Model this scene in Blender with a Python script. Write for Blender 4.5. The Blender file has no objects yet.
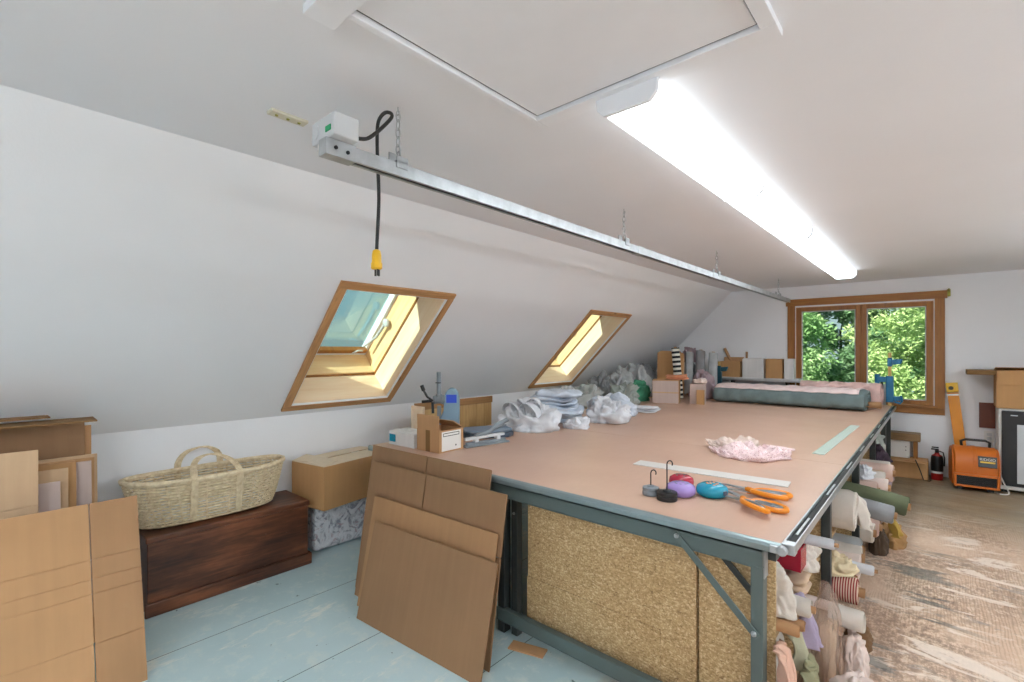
import bpy, math, random
from mathutils import Vector, Matrix, Euler, noise
sc = bpy.context.scene
COL = sc.collection
PI = math.pi
rnd = random.Random(7)

# ------------------------------------------------------------------ materials
def lin(h):
    h = h.lstrip('#')
    c = [int(h[i:i+2], 16)/255 for i in (0, 2, 4)]
    return tuple((x/12.92 if x <= .04045 else ((x+.055)/1.055)**2.4) for x in c) + (1,)

class Mt:
    def __init__(s, name):
        s.m = bpy.data.materials.new(name); s.m.use_nodes = True
        s.t = s.m.node_tree; s.t.nodes.clear()
        s.out = s.t.nodes.new('ShaderNodeOutputMaterial')
        s.tc = None
    def n(s, typ, props=None, **ins):
        nd = s.t.nodes.new('ShaderNode'+typ)
        for k, v in (props or {}).items(): setattr(nd, k, v)
        for k, v in ins.items():
            key = int(k[1:]) if k[0] == '_' and k[1:].isdigit() else k.replace('_', ' ')
            s.put(nd.inputs[key], v)
        return nd
    def put(s, sock, v):
        if hasattr(v, 'node'): s.t.links.new(v, sock)
        else: sock.default_value = v
    def co(s, scale=(1, 1, 1), rot=(0, 0, 0), loc=(0, 0, 0)):
        if not s.tc: s.tc = s.n('TexCoord')
        return s.n('Mapping', Vector=s.tc.outputs['Object'], Scale=scale, Rotation=rot, Location=loc).outputs[0]
    def noise(s, scale, detail=4, vec=None, rough=.55, dist=0.0):
        return s.n('TexNoise', Vector=vec if vec is not None else s.co(), Scale=scale, Detail=detail, Roughness=rough, Distortion=dist).outputs[0]
    def ramp(s, fac, stops, interp='LINEAR'):
        r = s.n('ValToRGB', Fac=fac); e = r.color_ramp.elements; r.color_ramp.interpolation = interp
        while len(e) < len(stops): e.new(.5)
        for el, (p, c) in zip(e, stops): el.position = p; el.color = c if len(c) == 4 else tuple(c)+(1,)
        return r.outputs[0]
    def mix(s, f, a, b, blend='MIX'):
        nd = s.n('Mix', {'data_type': 'RGBA', 'blend_type': blend})
        s.put(nd.inputs[0], f); s.put(nd.inputs[6], a); s.put(nd.inputs[7], b)
        return nd.outputs[2]
    def math(s, op, a, b=0.0, c=0.0):
        nd = s.n('Math', {'operation': op}); s.put(nd.inputs[0], a); s.put(nd.inputs[1], b); s.put(nd.inputs[2], c)
        return nd.outputs[0]
    def bump(s, h, st=.3, dist=.01):
        return s.n('Bump', Strength=st, Distance=dist, Height=h).outputs[0]
    def pbr(s, color, rough=.6, metal=0.0, normal=None, **kw):
        p = s.n('BsdfPrincipled')
        s.put(p.inputs['Base Color'], color); s.put(p.inputs['Roughness'], rough); s.put(p.inputs['Metallic'], metal)
        if normal is not None: s.put(p.inputs['Normal'], normal)
        for k, v in kw.items(): s.put(p.inputs[k.replace('_', ' ')], v)
        s.t.links.new(p.outputs[0], s.out.inputs[0])
        return s.m

def mul(c, k): return tuple(min(1, x*k) for x in c[:3]) + (1,)

def plain(name, hx, rough=.6, metal=0.0, var=.12, scale=6, bump=0.0, bscale=60, **kw):
    m = Mt(name); c = lin(hx)
    col = m.ramp(m.noise(scale), [(.3, mul(c, 1-var)), (.7, mul(c, 1+var))])
    nb = m.bump(m.noise(bscale), bump) if bump else None
    return m.pbr(col, rough, metal, nb, **kw)

def fabric(name, hx, var=.15, weave=260, **kw):
    m = Mt(name); c = lin(hx)
    col = m.ramp(m.noise(9, 5), [(.3, mul(c, 1-var)), (.7, mul(c, 1+var*.6))])
    h = m.math('ADD', m.noise(weave, 2), m.math('MULTIPLY', m.noise(26, 4), 1.2))
    return m.pbr(col, .9, 0, m.bump(h, .35, .006), **kw)

def wood(name, c1, c2, axis='y', rough=.5, scale=14, knots=False):
    m = Mt(name); st = {'x': (.08, 1, 1), 'y': (1, .08, 1), 'z': (1, 1, .08)}[axis]
    v = m.co(st)
    g = m.noise(scale*3, 6, v, .6, .6)
    g2 = m.noise(2.5, 3, v)
    f = m.math('ADD', m.math('MULTIPLY', g, .6), m.math('MULTIPLY', g2, .4))
    col = m.ramp(f, [(.32, lin(c1)), (.66, lin(c2))])
    if knots:
        k = m.n('TexVoronoi', Vector=m.co({'x': (.5, 1.4, 1.4), 'y': (1.4, .5, 1.4), 'z': (1.4, 1.4, .5)}[axis]), Scale=6.0).outputs[0]
        col = m.mix(m.ramp(k, [(.05, (1, 1, 1)), (.12, (0, 0, 0))]), col, mul(lin(c1), .45))
    return m.pbr(col, rough, 0, m.bump(g, .15, .004))

def cardboard(name, hx, axis='z', var=.09):
    m = Mt(name); c = lin(hx)
    n1 = m.noise(2.2, 4); n2 = m.noise(30, 3, m.co({'z': (1, 1, .06), 'x': (.06, 1, 1), 'y': (1, .06, 1)}[axis]))
    f = m.math('ADD', m.math('MULTIPLY', n1, .65), m.math('MULTIPLY', n2, .35))
    col = m.ramp(f, [(.35, mul(c, 1-var)), (.65, mul(c, 1+var))])
    return m.pbr(col, .78, 0, m.bump(n2, .08, .003))

def stripes(name, a, b, axis, period, duty=.5, off=0.0):
    m = Mt(name)
    sep = m.n('SeparateXYZ', Vector=m.co(loc=(0, 0, 0)))
    f = m.math('FRACT', m.math('ADD', m.math('DIVIDE', sep.outputs[axis], period), off+100.0))
    s = m.math('GREATER_THAN', f, duty)
    return m.pbr(m.mix(s, lin(a), lin(b)), .9, 0, m.bump(m.noise(200, 2), .3, .004))

def emit(name, col, st):
    m = Mt(name); e = m.n('Emission', Color=col, Strength=st)
    m.t.links.new(e.outputs[0], m.out.inputs[0]); return m.m

def glass(name, tint=(1, 1, 1, 1), gl=.12):
    m = Mt(name)
    tr = m.n('BsdfTransparent', Color=tint); gs = m.n('BsdfGlossy', Color=(1, 1, 1, 1), Roughness=.02)
    fr = m.n('LayerWeight', Blend=.25)
    f = m.math('MULTIPLY', fr.outputs[0], gl*4)
    mx = m.n('MixShader', Fac=f); m.t.links.new(tr.outputs[0], mx.inputs[1]); m.t.links.new(gs.outputs[0], mx.inputs[2])
    m.t.links.new(mx.outputs[0], m.out.inputs[0]); return m.m

def film(name, tint, alpha=.45):
    m = Mt(name)
    tr = m.n('BsdfTransparent', Color=(1, 1, 1, 1)); p = m.n('BsdfPrincipled')
    p.inputs['Base Color'].default_value = lin(tint); p.inputs['Roughness'].default_value = .22
    m.t.links.new(m.bump(m.noise(22, 5), .6, .02), p.inputs['Normal'])
    mx = m.n('MixShader', Fac=alpha); m.t.links.new(tr.outputs[0], mx.inputs[1]); m.t.links.new(p.outputs[0], mx.inputs[2])
    m.t.links.new(mx.outputs[0], m.out.inputs[0]); return m.m

X = {}
X['wall'] = plain('white_wall_paint', '#eaebee', .7, var=.02, scale=1.3, bump=.05, bscale=90)
X['ceil'] = plain('white_ceiling_paint', '#e9ebf0', .75, var=.02, scale=1.0, bump=.04, bscale=80)
X['trimw'] = plain('white_trim', '#e9ebf0', .55, var=.02)
X['casing'] = wood('stained_casing_wood', '#7a4a1e', '#a8702f', 'z', .45)
X['casingx'] = wood('stained_casing_wood_across', '#7a4a1e', '#a8702f', 'x', .45)
X['skyframe'] = wood('skylight_trim_wood', '#9a683e', '#cd9c68', 'y', .5, knots=True)
X['skyframez'] = wood('skylight_trim_wood_rising', '#9a683e', '#cd9c68', 'z', .5, knots=True)
X['lining'] = wood('skylight_lining_pine', '#e8c6a2', '#f6e0c6', 'y', .5, 8)
X['lining2'] = wood('skylight_curb_pine', '#e6bd84', '#f5dbb0', 'y', .5, 8)
X['cb'] = cardboard('cardboard_tan', '#b98d62')
X['cbd'] = cardboard('cardboard_brown', '#8f6c4c')
X['cbm'] = cardboard('cardboard_mid', '#a67d57')
X['cbl'] = cardboard('cardboard_pale', '#c6a582')
X['cbdark'] = cardboard('cardboard_dark', '#7d5a30')
X['cbedge'] = cardboard('cardboard_cut_edge', '#b8946c')
X['cbo'] = cardboard('cardboard_orange', '#b98c5c')
X['cbg'] = cardboard('cardboard_greyish', '#c2ada4')
X['cbp'] = cardboard('cardboard_bleached', '#d8c6ae')
X['white_card'] = cardboard('white_card', '#dcdad8')
X['steel'] = plain('grey_green_steel_paint', '#5d6a68', .42, .25, .08, 5, .08, 120)
X['edge'] = plain('pale_edge_metal', '#8b999b', .3, .45, .08, 5)
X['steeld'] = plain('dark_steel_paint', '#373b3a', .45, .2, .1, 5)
X['alu'] = plain('brushed_aluminium', '#c3c7ca', .3, .85, .08, 20)
X['galv'] = plain('galvanised_steel', '#b4b8bb', .38, .8, .18, 14)
X['iron'] = plain('dark_iron', '#2c2c2d', .4, .6, .1)
X['black'] = plain('black_plastic', '#17181a', .35, 0, .1)
X['grey'] = plain('grey_plastic', '#7b8288', .45, 0, .08)
X['lgrey'] = plain('light_grey_plastic', '#c9cbce', .4, 0, .05)
X['blue'] = plain('blue_clamp_paint', '#1f6a93', .35, .1, .1)
X['pressblue'] = plain('blue_grey_press_paint', '#7f99ab', .4, .15, .08)
X['navy'] = plain('navy_plastic', '#3e4c5d', .4, 0, .1)
X['sticker'] = plain('blue_sticker', '#1c46c0', .4, 0, .05)
X['teal'] = plain('teal_plastic', '#128aa6', .25, 0, .05)
X['red'] = plain('red_plastic', '#a8243a', .25, 0, .05)
X['purple'] = plain('lilac_plastic', '#9d84c2', .25, 0, .05)
X['orange'] = plain('orange_handle_plastic', '#e2871a', .3, 0, .05)
X['yellow'] = plain('yellow_plug_plastic', '#e0ae12', .35, 0, .05)
X['blower'] = plain('orange_blower_plastic', '#c96a1e', .4, 0, .06)
X['level'] = plain('orange_yellow_paint', '#d98a1e', .4, 0, .06)
X['yellowcap'] = plain('yellow_cap', '#e0b020', .4, 0, .04)
X['extred'] = plain('extinguisher_red', '#a51f1c', .3, 0, .06)
X['label'] = plain('white_label', '#e4e2de', .5, 0, .02)
X['green'] = plain('green_sticker', '#1f9a62', .4, 0, .03)
X['brass'] = plain('brass', '#8d8a3c', .35, .7, .08)
X['beigeplate'] = plain('beige_plate', '#cfcbb8', .5, 0, .04)
X['cord'] = plain('black_rubber', '#1d1d1e', .5, 0, .05)
X['wcord'] = plain('white_cable', '#dad8d4', .45, 0, .03)
X['chestplain'] = None
X['glass'] = glass('window_glass', (.97, 1, .98, 1), .05)
X['skyglass'] = glass('skylight_glass', (.74, .87, .88, 1), .10)
X['film'] = film('clear_plastic_film', '#dfe3e2', .5)
X['filmg'] = film('grey_plastic_film', '#b9c0ba', .7)
X['filmp'] = film('pinkish_plastic_film', '#c7aa98', .30)
X['diff'] = emit('fluorescent_diffuser', (.90, .97, 1, 1), 11.0)
X['core'] = cardboard('cardboard_tube', '#a97f58', 'x')
X['diffside'] = emit('fluorescent_diffuser_side', (.90, .97, 1, 1), 2.4)
X['tube'] = emit('added_fill_tube', (.86, .955, 1, 1), 26.0)  # glow of the extra tubes added out of view
X['slot'] = plain('matt_black_channel', '#121314', .7)
X['ruler'] = plain('frosted_acrylic', '#d9d6d2', .3, 0, .02)
X['ruler2'] = plain('pale_green_acrylic', '#cfdcd6', .2, 0, .03)
X['foliage'] = None
for nm, hx in dict(white='#dcdde2', offwhite='#d9cfc4', cream='#dcc9a6', beige='#c9ad92', pink='#d6b8ab', peach='#d8ad98', palepink='#e3cfc5', lilac='#b0a2b9', darkbrown='#4b3828', boltpink='#e0bcb6', toppink='#ead3d0',
                   olive='#8f8b6c', sage='#aca78d', green='#5c6248', bright='#4e9a78', greyf='#8d8d8f', purple='#3a2936', brown='#7a5a3c', tan='#a98254',
                   ltgrey='#b9bbbc', bluewhite='#ced6e2', coral='#d9926e', greygreen='#6f7f80', mauve='#a9949a', gold='#a98a3e').items():
    X['f_'+nm] = fabric('fabric_'+nm, hx)
X['f_redstripe'] = stripes('red_striped_fabric', '#d8b9a6', '#8f2f2d', 0, .011, .5)
X['f_blackstripe'] = stripes('black_striped_fabric', '#e6e2d6', '#20262c', 2, .062, .5)

def mat_tabletop():
    m = Mt('brown_hardboard_top')
    n1 = m.noise(1.1, 4); n2 = m.noise(60, 3, m.co((1, .3, 1)))
    f = m.math('ADD', m.math('MULTIPLY', n1, .8), m.math('MULTIPLY', n2, .2))
    col = m.ramp(f, [(.3, lin('#bb9681')), (.7, lin('#cba892'))])
    return m.pbr(col, m.ramp(m.noise(2.5), [(.3, (.34,)*3), (.7, (.42,)*3)]))
X['top'] = mat_tabletop()

def mat_particle():
    m = Mt('particle_board')
    v1 = m.n('TexVoronoi', Vector=m.co((1, 1, 1)), Scale=170.0).outputs['Color']
    v2 = m.n('TexVoronoi', Vector=m.co((1, 1, 2.6), (.3, .5, .8)), Scale=80.0).outputs['Color']
    s1 = m.n('SeparateXYZ', Vector=v1).outputs[0]; s2 = m.n('SeparateXYZ', Vector=v2).outputs[1]
    f = m.math('ADD', m.math('MULTIPLY', s1, .5), m.math('ADD', m.math('MULTIPLY', s2, .35), m.math('MULTIPLY', m.noise(3, 3), .3)))
    col = m.ramp(f, [(.1, lin('#7f6440')), (.4, lin('#ac8c60')), (.7, lin('#c2a274')), (1, lin('#e0caa2'))])
    return m.pbr(col, .75, 0, m.bump(s1, .12, .002))
X['particle'] = mat_particle()

def mat_floor():
    m = Mt('painted_plywood_floor')
    sx = m.n('SeparateXYZ', Vector=m.co()).outputs
    # pale blue paint with chips, left
    n1 = m.noise(1.3, 5); n2 = m.noise(9, 6, None, .7)
    blue = m.ramp(n1, [(.3, lin('#b0c8cc')), (.7, lin('#c2d8dc'))])
    blue = m.mix(m.ramp(n2, [(.52, (0, 0, 0)), (.66, (.8,)*3)]), blue, lin('#cfdcda'))
    scr = m.noise(4.5, 8, m.co((1, .35, 1), (0, 0, .6)), .75)
    blue = m.mix(m.ramp(scr, [(.56, (0, 0, 0)), (.63, (.85,)*3)]), blue, lin('#e2e6e0'))
    chip = m.noise(14, 5, m.co((1, 1, 1), (0, 0, 0), (3, 1, 0)), .6)
    blue = m.mix(m.ramp(chip, [(.68, (0, 0, 0)), (.70, (1, 1, 1))]), blue, lin('#6c8082'))
    seam = m.math('LESS_THAN', m.math('ABSOLUTE', m.math('SUBTRACT', m.math('FRACT', m.math('DIVIDE', m.math('ADD', sx[0], 20.13), .61)), .5)), .004)
    blue = m.mix(seam, blue, lin('#5d6f72'))
    # worn beige plywood, right
    w = m.n('TexWave', {'wave_type': 'BANDS', 'bands_direction': 'X'}, Vector=m.co((1, .16, 1)), Scale=22.0, Distortion=9.0, Detail=4.0, Detail_Scale=.9).outputs['Color']
    base = m.ramp(m.noise(1.4, 6, m.co((1, .7, 1)), .6), [(.3, lin('#a98c76')), (.5, lin('#cbab92')), (.7, lin('#d9bfa9'))])
    graina = m.ramp(m.noise(1.1, 4, m.co((1, .8, 1), (0, 0, 0), (0, 4, 0))), [(.44, (0, 0, 0)), (.56, (.9,)*3)])
    base = m.mix(m.math('MULTIPLY', m.math('MULTIPLY', m.ramp(w, [(.0, (1, 1, 1)), (.5, (0, 0, 0))]), .42), graina), base, lin('#86674f'))
    fine = m.noise(32, 8, m.co((1, .6, 1)), .8)
    q = m.noise(1.2, 4, m.co((1, 1, 1), (0, 0, 0), (8, 3, 0)), .6)
    base = m.mix(m.math('MULTIPLY', m.ramp(fine, [(.46, (0, 0, 0)), (.56, (.8,)*3)]), m.ramp(q, [(.46, (0, 0, 0)), (.58, (1, 1, 1))])), base, lin('#8c7364'))
    base = m.mix(m.math('MULTIPLY', m.ramp(fine, [(.40, (.8,)*3), (.48, (0, 0, 0))]), .5), base, lin('#e3d2c0'))
    p = m.noise(2.0, 8, m.co((.9, 2.2, 1), (0, 0, .1)), .68, .8)
    base = m.mix(m.ramp(p, [(.55, (0, 0, 0)), (.60, (.85,)*3)]), base, lin('#e0cfc0'))
    p2 = m.noise(1.5, 8, m.co((1.0, 2.8, 1), (0, 0, .05), (1, 7, 0)), .68, .7)
    base = m.mix(m.ramp(p2, [(.60, (0, 0, 0)), (.63, (.6,)*3)]), base, lin('#8f8a86'))
    p3 = m.noise(1.3, 8, m.co((.8, 3.0, 1), (0, 0, .05), (5, 2, 0)), .66, .6)
    left = m.n('MapRange', Value=sx[0]); left.inputs[1].default_value = .25; left.inputs[2].default_value = .0
    base = m.mix(m.math('MULTIPLY', m.ramp(p3, [(.56, (0, 0, 0)), (.59, (.6,)*3)]), left.outputs[0]), base, lin('#566467'))
    far = m.n('MapRange', Value=sx[1]); far.inputs[1].default_value = 4.9; far.inputs[2].default_value = 5.9
    base = m.mix(m.math('MULTIPLY', far.outputs[0], .8), base, m.ramp(m.noise(2, 5, m.co((1, 2, 1))), [(.3, lin('#75684e')), (.7, lin('#958465'))]))
    tr = m.n('MapRange', Value=m.math('ADD', sx[0], m.math('MULTIPLY', m.noise(3), .3)))
    tr.inputs[1].default_value = -.95; tr.inputs[2].default_value = -.85
    col = m.mix(tr.outputs[0], blue, base)
    rg = m.mix(tr.outputs[0], (.55,)*3+(1,), m.ramp(p, [(.4, (.30,)*3), (.65, (.5,)*3)]))
    return m.pbr(col, rg, 0, m.bump(m.math('ADD', n2, m.math('MULTIPLY', w, m.math('MULTIPLY', tr.outputs[0], .5))), .12, .004))
X['floor'] = mat_floor()

def mat_chest():
    m = Mt('dark_chest_wood')
    g = m.noise(40, 6, m.co((1, .08, 1)), .6, .5)
    b = m.noise(3.5, 5, m.co((1, .5, 1.6)), .6)
    col = m.ramp(m.math('ADD', m.math('MULTIPLY', g, .35), m.math('MULTIPLY', b, .65)), [(.36, lin('#26150e')), (.5, lin('#58321f')), (.64, lin('#8c5436'))])
    sp = m.noise(45, 4, None, .7)
    col = m.mix(m.ramp(sp, [(.70, (0, 0, 0)), (.74, (.6,)*3)]), col, lin('#9b8d86'))
    return m.pbr(col, .38, 0, m.bump(g, .1, .003))
X['chest'] = mat_chest()

def mat_marble():
    m = Mt('marbled_print_plastic')
    n1 = m.noise(9, 7, None, .6, 2.2); n2 = m.noise(16, 6, m.co(loc=(3, 1, 2)), .6, 1.8)
    col = m.ramp(n1, [(.38, lin('#8d8f9a')), (.48, lin('#d5d5da')), (.7, lin('#e9e8ec'))])
    col = m.mix(m.ramp(n2, [(.56, (0, 0, 0)), (.63, (.65,)*3)]), col, lin('#a67d83'))
    return m.pbr(col, .3, 0, m.bump(m.noise(18, 4), .4, .01))
X['marble'] = mat_marble()

def mat_print(name, base, dots, sc_=70):
    m = Mt(name)
    v = m.n('TexVoronoi', Vector=m.co(), Scale=float(sc_)).outputs[0]
    col = m.mix(m.ramp(v, [(.22, (1, 1, 1)), (.34, (0, 0, 0))]), lin(base), lin(dots))
    return m.pbr(col, .9, 0, m.bump(m.noise(40, 4), .3, .005))
X['f_print'] = mat_print('pink_speckled_fabric', '#ecd3d3', '#b98790', 110)

def mat_wicker():
    m = Mt('woven_palm_leaf')
    c = m.ramp(m.noise(40, 4), [(.3, lin('#c9b28e')), (.7, lin('#ecdcbc'))])
    return m.pbr(c, .7, 0, m.bump(m.noise(160, 3), .4, .003))
X['wicker'] = mat_wicker()

def mat_leaf(name, a, b, c):
    m = Mt(name)
    col = m.ramp(m.noise(1.6, 5), [(.3, lin(a)), (.5, lin(b)), (.7, lin(c))])
    d = m.n('BsdfDiffuse', Color=col); t = m.n('BsdfTranslucent', Color=col)
    mx = m.n('MixShader', Fac=.35); m.t.links.new(d.outputs[0], mx.inputs[1]); m.t.links.new(t.outputs[0], mx.inputs[2])
    m.t.links.new(mx.outputs[0], m.out.inputs[0]); return m.m
X['leafa'] = mat_leaf('leaf_green', '#62905c', '#8eb480', '#b6d2a6')
X['leafb'] = mat_leaf('leaf_yellow_green', '#7f9c66', '#a6c288', '#cbdcae')
X['leafc'] = mat_leaf('leaf_dark_green', '#4e7656', '#709672', '#98b894')
X['bark'] = plain('bark', '#5b4a3b', .9, 0, .3, 12, .5, 30)
X['ground'] = plain('outdoor_grass', '#4d6a35', .95, 0, .3, 4)

# ------------------------------------------------------------------ mesh tools
class M:
    def __init__(s): s.v = []; s.f = []
    def add(s, vs, fs, mtx=None):
        b = len(s.v)
        s.v += [tuple(mtx @ Vector(v)) if mtx else tuple(v) for v in vs]
        s.f += [tuple(b+i for i in f) for f in fs]; return s
    def box(s, x0, x1, y0, y1, z0, z1, mtx=None):
        return s.add([(x0, y0, z0), (x1, y0, z0), (x1, y1, z0), (x0, y1, z0), (x0, y0, z1), (x1, y0, z1), (x1, y1, z1), (x0, y1, z1)],
                     [(3, 2, 1, 0), (4, 5, 6, 7), (0, 1, 5, 4), (1, 2, 6, 5), (2, 3, 7, 6), (3, 0, 4, 7)], mtx)
    def prism(s, poly, a, b, axis='z', mtx=None):
        def P(p, t): return {'z': (p[0], p[1], t), 'y': (p[0], t, p[1]), 'x': (t, p[0], p[1])}[axis]
        n = len(poly)
        return s.add([P(p, a) for p in poly]+[P(p, b) for p in poly],
                     [tuple(range(n-1, -1, -1)), tuple(range(n, 2*n))]+[(i, (i+1) % n, n+(i+1) % n, n+i) for i in range(n)], mtx)
    def tube(s, pts, r, n=8, mtx=None, closed=False):
        pts = [Vector(p) for p in pts]; k = len(pts); vs = []; fs = []
        rr = r if isinstance(r, (list, tuple)) else [r]*k
        up = None
        for i, p in enumerate(pts):
            if closed: t = pts[(i+1) % k]-pts[i-1]
            else: t = pts[min(i+1, k-1)]-pts[max(i-1, 0)]
            t.normalize()
            if up is None:
                up = Vector((0, 0, 1)) if abs(t.z) < .9 else Vector((1, 0, 0))
            a = t.cross(up)
            if a.length < 1e-4: a = t.orthogonal()
            a.normalize(); b = a.cross(t).normalized(); up = b
            for j in range(n):
                q = 2*PI*j/n; vs.append(p+(a*math.cos(q)+b*math.sin(q))*rr[i])
        for i in range(k if closed else k-1):
            for j in range(n):
                i2 = (i+1) % k
                fs.append((i*n+j, i*n+(j+1) % n, i2*n+(j+1) % n, i2*n+j))
        if not closed: fs += [tuple(range(n-1, -1, -1)), tuple((k-1)*n+j for j in range(n))]
        return s.add(vs, fs, mtx)
    def lathe(s, prof, n=24, mtx=None):
        k = len(prof); vs = []; fs = []
        for r, z in prof:
            for j in range(n): vs.append((r*math.cos(2*PI*j/n), r*math.sin(2*PI*j/n), z))
        for i in range(k-1):
            for j in range(n): fs.append((i*n+j, i*n+(j+1) % n, (i+1)*n+(j+1) % n, (i+1)*n+j))
        if prof[0][0] > 0: fs.append(tuple(range(n-1, -1, -1)))
        if prof[-1][0] > 0: fs.append(tuple((k-1)*n+j for j in range(n)))
        return s.add(vs, fs, mtx)
    def grid(s, nu, nv, fn, mtx=None, wrap=False):
        vs = [fn(i/(nu if wrap else nu-1), j/(nv-1)) for j in range(nv) for i in range(nu)]
        fs = [(j*nu+i, j*nu+(i+1) % nu, (j+1)*nu+(i+1) % nu, (j+1)*nu+i) for j in range(nv-1) for i in range(nu if wrap else nu-1)]
        return s.add(vs, fs, mtx)

def T(x, y, z, rx=0, ry=0, rz=0): return Matrix.Translation((x, y, z)) @ Euler((rx, ry, rz)).to_matrix().to_4x4()

def tag(o, label=None, cat=None, group=None, kind=None):
    for k, v in (('label', label), ('category', cat), ('group', group), ('kind', kind)):
        if v: o[k] = v
    return o

def thing(name, label, cat, loc=(0, 0, 0), rot=(0, 0, 0), group=None):
    o = bpy.data.objects.new(name, None); COL.objects.link(o); o.empty_display_size = .1
    o.location = loc; o.rotation_euler = rot
    return tag(o, label, cat, group)

def obj(name, m, mat, parent=None, bevel=0.0, smooth=False, loc=None, rot=None, world=False, solid=0.0, sub=0, ang=40):
    me = bpy.data.meshes.new(name)
    vs = m.v
    if world and parent is not None:
        L = Vector((0, 0, 0)); p = parent
        while p is not None: L += Vector(p.location); p = p.parent
        vs = [tuple(Vector(v)-L) for v in vs]
    if world and parent is None and loc is not None:
        vs = [tuple(Vector(v)-Vector(loc)) for v in vs]
    me.from_pydata(vs, [], m.f); me.validate(); me.update()
    import bmesh
    bm = bmesh.new(); bm.from_mesh(me); bmesh.ops.recalc_face_normals(bm, faces=bm.faces); bm.to_mesh(me); bm.free()
    me.materials.append(mat if not isinstance(mat, str) else X[mat])
    if smooth:
        for p in me.polygons: p.use_smooth = True
        if ang < 180: me.set_sharp_from_angle(angle=math.radians(ang))
    o = bpy.data.objects.new(name, me); COL.objects.link(o)
    if parent is not None: o.parent = parent
    if loc is not None: o.location = loc
    if rot is not None: o.rotation_euler = rot
    if solid:
        d = o.modifiers.new('thickness', 'SOLIDIFY'); d.thickness = solid; d.offset = 0
    if sub:
        d = o.modifiers.new('smooth', 'SUBSURF'); d.levels = sub; d.render_levels = sub
    if bevel:
        d = o.modifiers.new('edges', 'BEVEL'); d.width = bevel; d.segments = 2; d.limit_method = 'ANGLE'
    return o

def struct(name, m, mat, parent=None, **kw):
    o = obj(name, m, mat, parent, **kw)
    if parent is None: o['kind'] = 'structure'
    return o

def nz(x, y, z): return noise.noise(Vector((x, y, z)))

def text_obj(name, body, size, mat, parent, mtx, extr=.0004):
    cu = bpy.data.curves.new(name, 'FONT'); cu.body = body; cu.size = size; cu.extrude = extr; cu.align_x = 'CENTER'; cu.align_y = 'CENTER'
    tmp = bpy.data.objects.new(name, cu); COL.objects.link(tmp); bpy.context.view_layer.update()
    me = bpy.data.meshes.new_from_object(tmp.evaluated_get(bpy.context.evaluated_depsgraph_get()))
    bpy.data.objects.remove(tmp); me.materials.clear(); me.materials.append(X[mat])
    o = bpy.data.objects.new(name, me); COL.objects.link(o); o.parent = parent; o.matrix_local = mtx; return o

# ------------------------------------------------------------------ cloth, rolls, cartons
def crumple(rx, ry, h, seed, amp=.3, freq=1.0, nr=34, nt=80, p=2.4, lobes=.16):
    """a bundle of gathered cloth: rounded folds with sharp creases running over a soft mound"""
    m = M(); S = seed*13.7; q0 = min(rx, ry, h*.9)
    def fn(u, v):
        th = 2*PI*u; c, s_ = math.cos(th), math.sin(th); a = v*PI/2
        lo = .93+lobes*(nz(c*1.3+S, s_*1.3, 1)*1.3+nz(c*2.6, s_*2.6+S, 4)*.6)
        r = math.sin(a)**.8; zz = math.cos(a)**.75
        x, y, z = c*r*lo, s_*r*lo, zz
        wx = nz(x*.9+S, y*.9, z*.9)*1.3; wy = nz(x*.9, y*.9+S, z*.9+5)*1.3
        n1 = abs(nz((x+wx)*1.5*freq+S, (y+wy)*.75*freq, z*1.2*freq))
        n2 = abs(nz((x-wy)*2.2*freq, (y+wx)*2.9*freq+S, z*2.6*freq+3))
        n3 = abs(nz(x*6*freq, y*5*freq+S, z*6*freq+7))
        d = q0*amp*(.95*(n1*2.3-.6)+.5*(n2*2.3-.6)+.16*(n3*2.3-.6))+q0*.16*nz(x*1.1+S, y*1.1, z+2)
        k = min(1.0, zz*6+.15)
        nrm = Vector((c*r/rx, s_*r/ry, zz/h)).normalized()
        return (x*rx+nrm.x*d*k, y*ry+nrm.y*d*k, max(.0005, z*h+nrm.z*d*k) if v < 1 else 0.0)
    m.grid(nt, nr, lambda u, v: fn(u, max(v, .0008)), wrap=True)
    b = len(m.v)-nt; m.f.append(tuple(range(b, b+nt)))
    m.f.append(tuple(range(nt-1, -1, -1)))
    return m

def folded(w, d, layers, t, seed, m=None):
    """cloth folded into a soft stack: rounded uneven layers"""
    m = m or M(); z = 0.0; S = seed*7.3
    for k in range(layers):
        kx = w/2*(1-.35*abs(nz(k*1.7, S, 0))); ky = d/2*(1-.35*abs(nz(S, k*1.7, 3)))
        ox, oy = .16*w*nz(k*2.1, S, 5), .16*d*nz(k*2.1, S, 8); tk = t*(1+.3*nz(k, S, 2))
        def fn(u, v, z=z, tk=tk, kx=kx, ky=ky, ox=ox, oy=oy, k=k):
            th = 2*PI*u; c, s_ = math.cos(th), math.sin(th)
            e = .38; sx = math.copysign(abs(c)**e, c); sy = math.copysign(abs(s_)**e, s_)
            a = PI*(v-.5); rr = (max(0.0, math.cos(a)))**.35; zz = math.sin(a)
            x, y = sx*kx*rr, sy*ky*rr
            wob = .75*tk*nz(x*11+S, y*11, k*3.1)+.022*nz(x*5, y*5+S, k)+.3*tk*abs(nz(x*16, y*9+S, k))
            return (x+ox+.018*nz(y*9+S, k, 1), y+oy+.018*nz(x*9, S, k), z+tk*(.5+.5*zz)+(wob if zz > -.5 else 0)*(.4+.6*(zz > 0)))
        m.grid(44, 9, fn, wrap=True)
        z += tk*.82
    zm = min(v[2] for v in m.v)
    m.v = [(x, y, z_-zm) for x, y, z_ in m.v]
    return m

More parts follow.
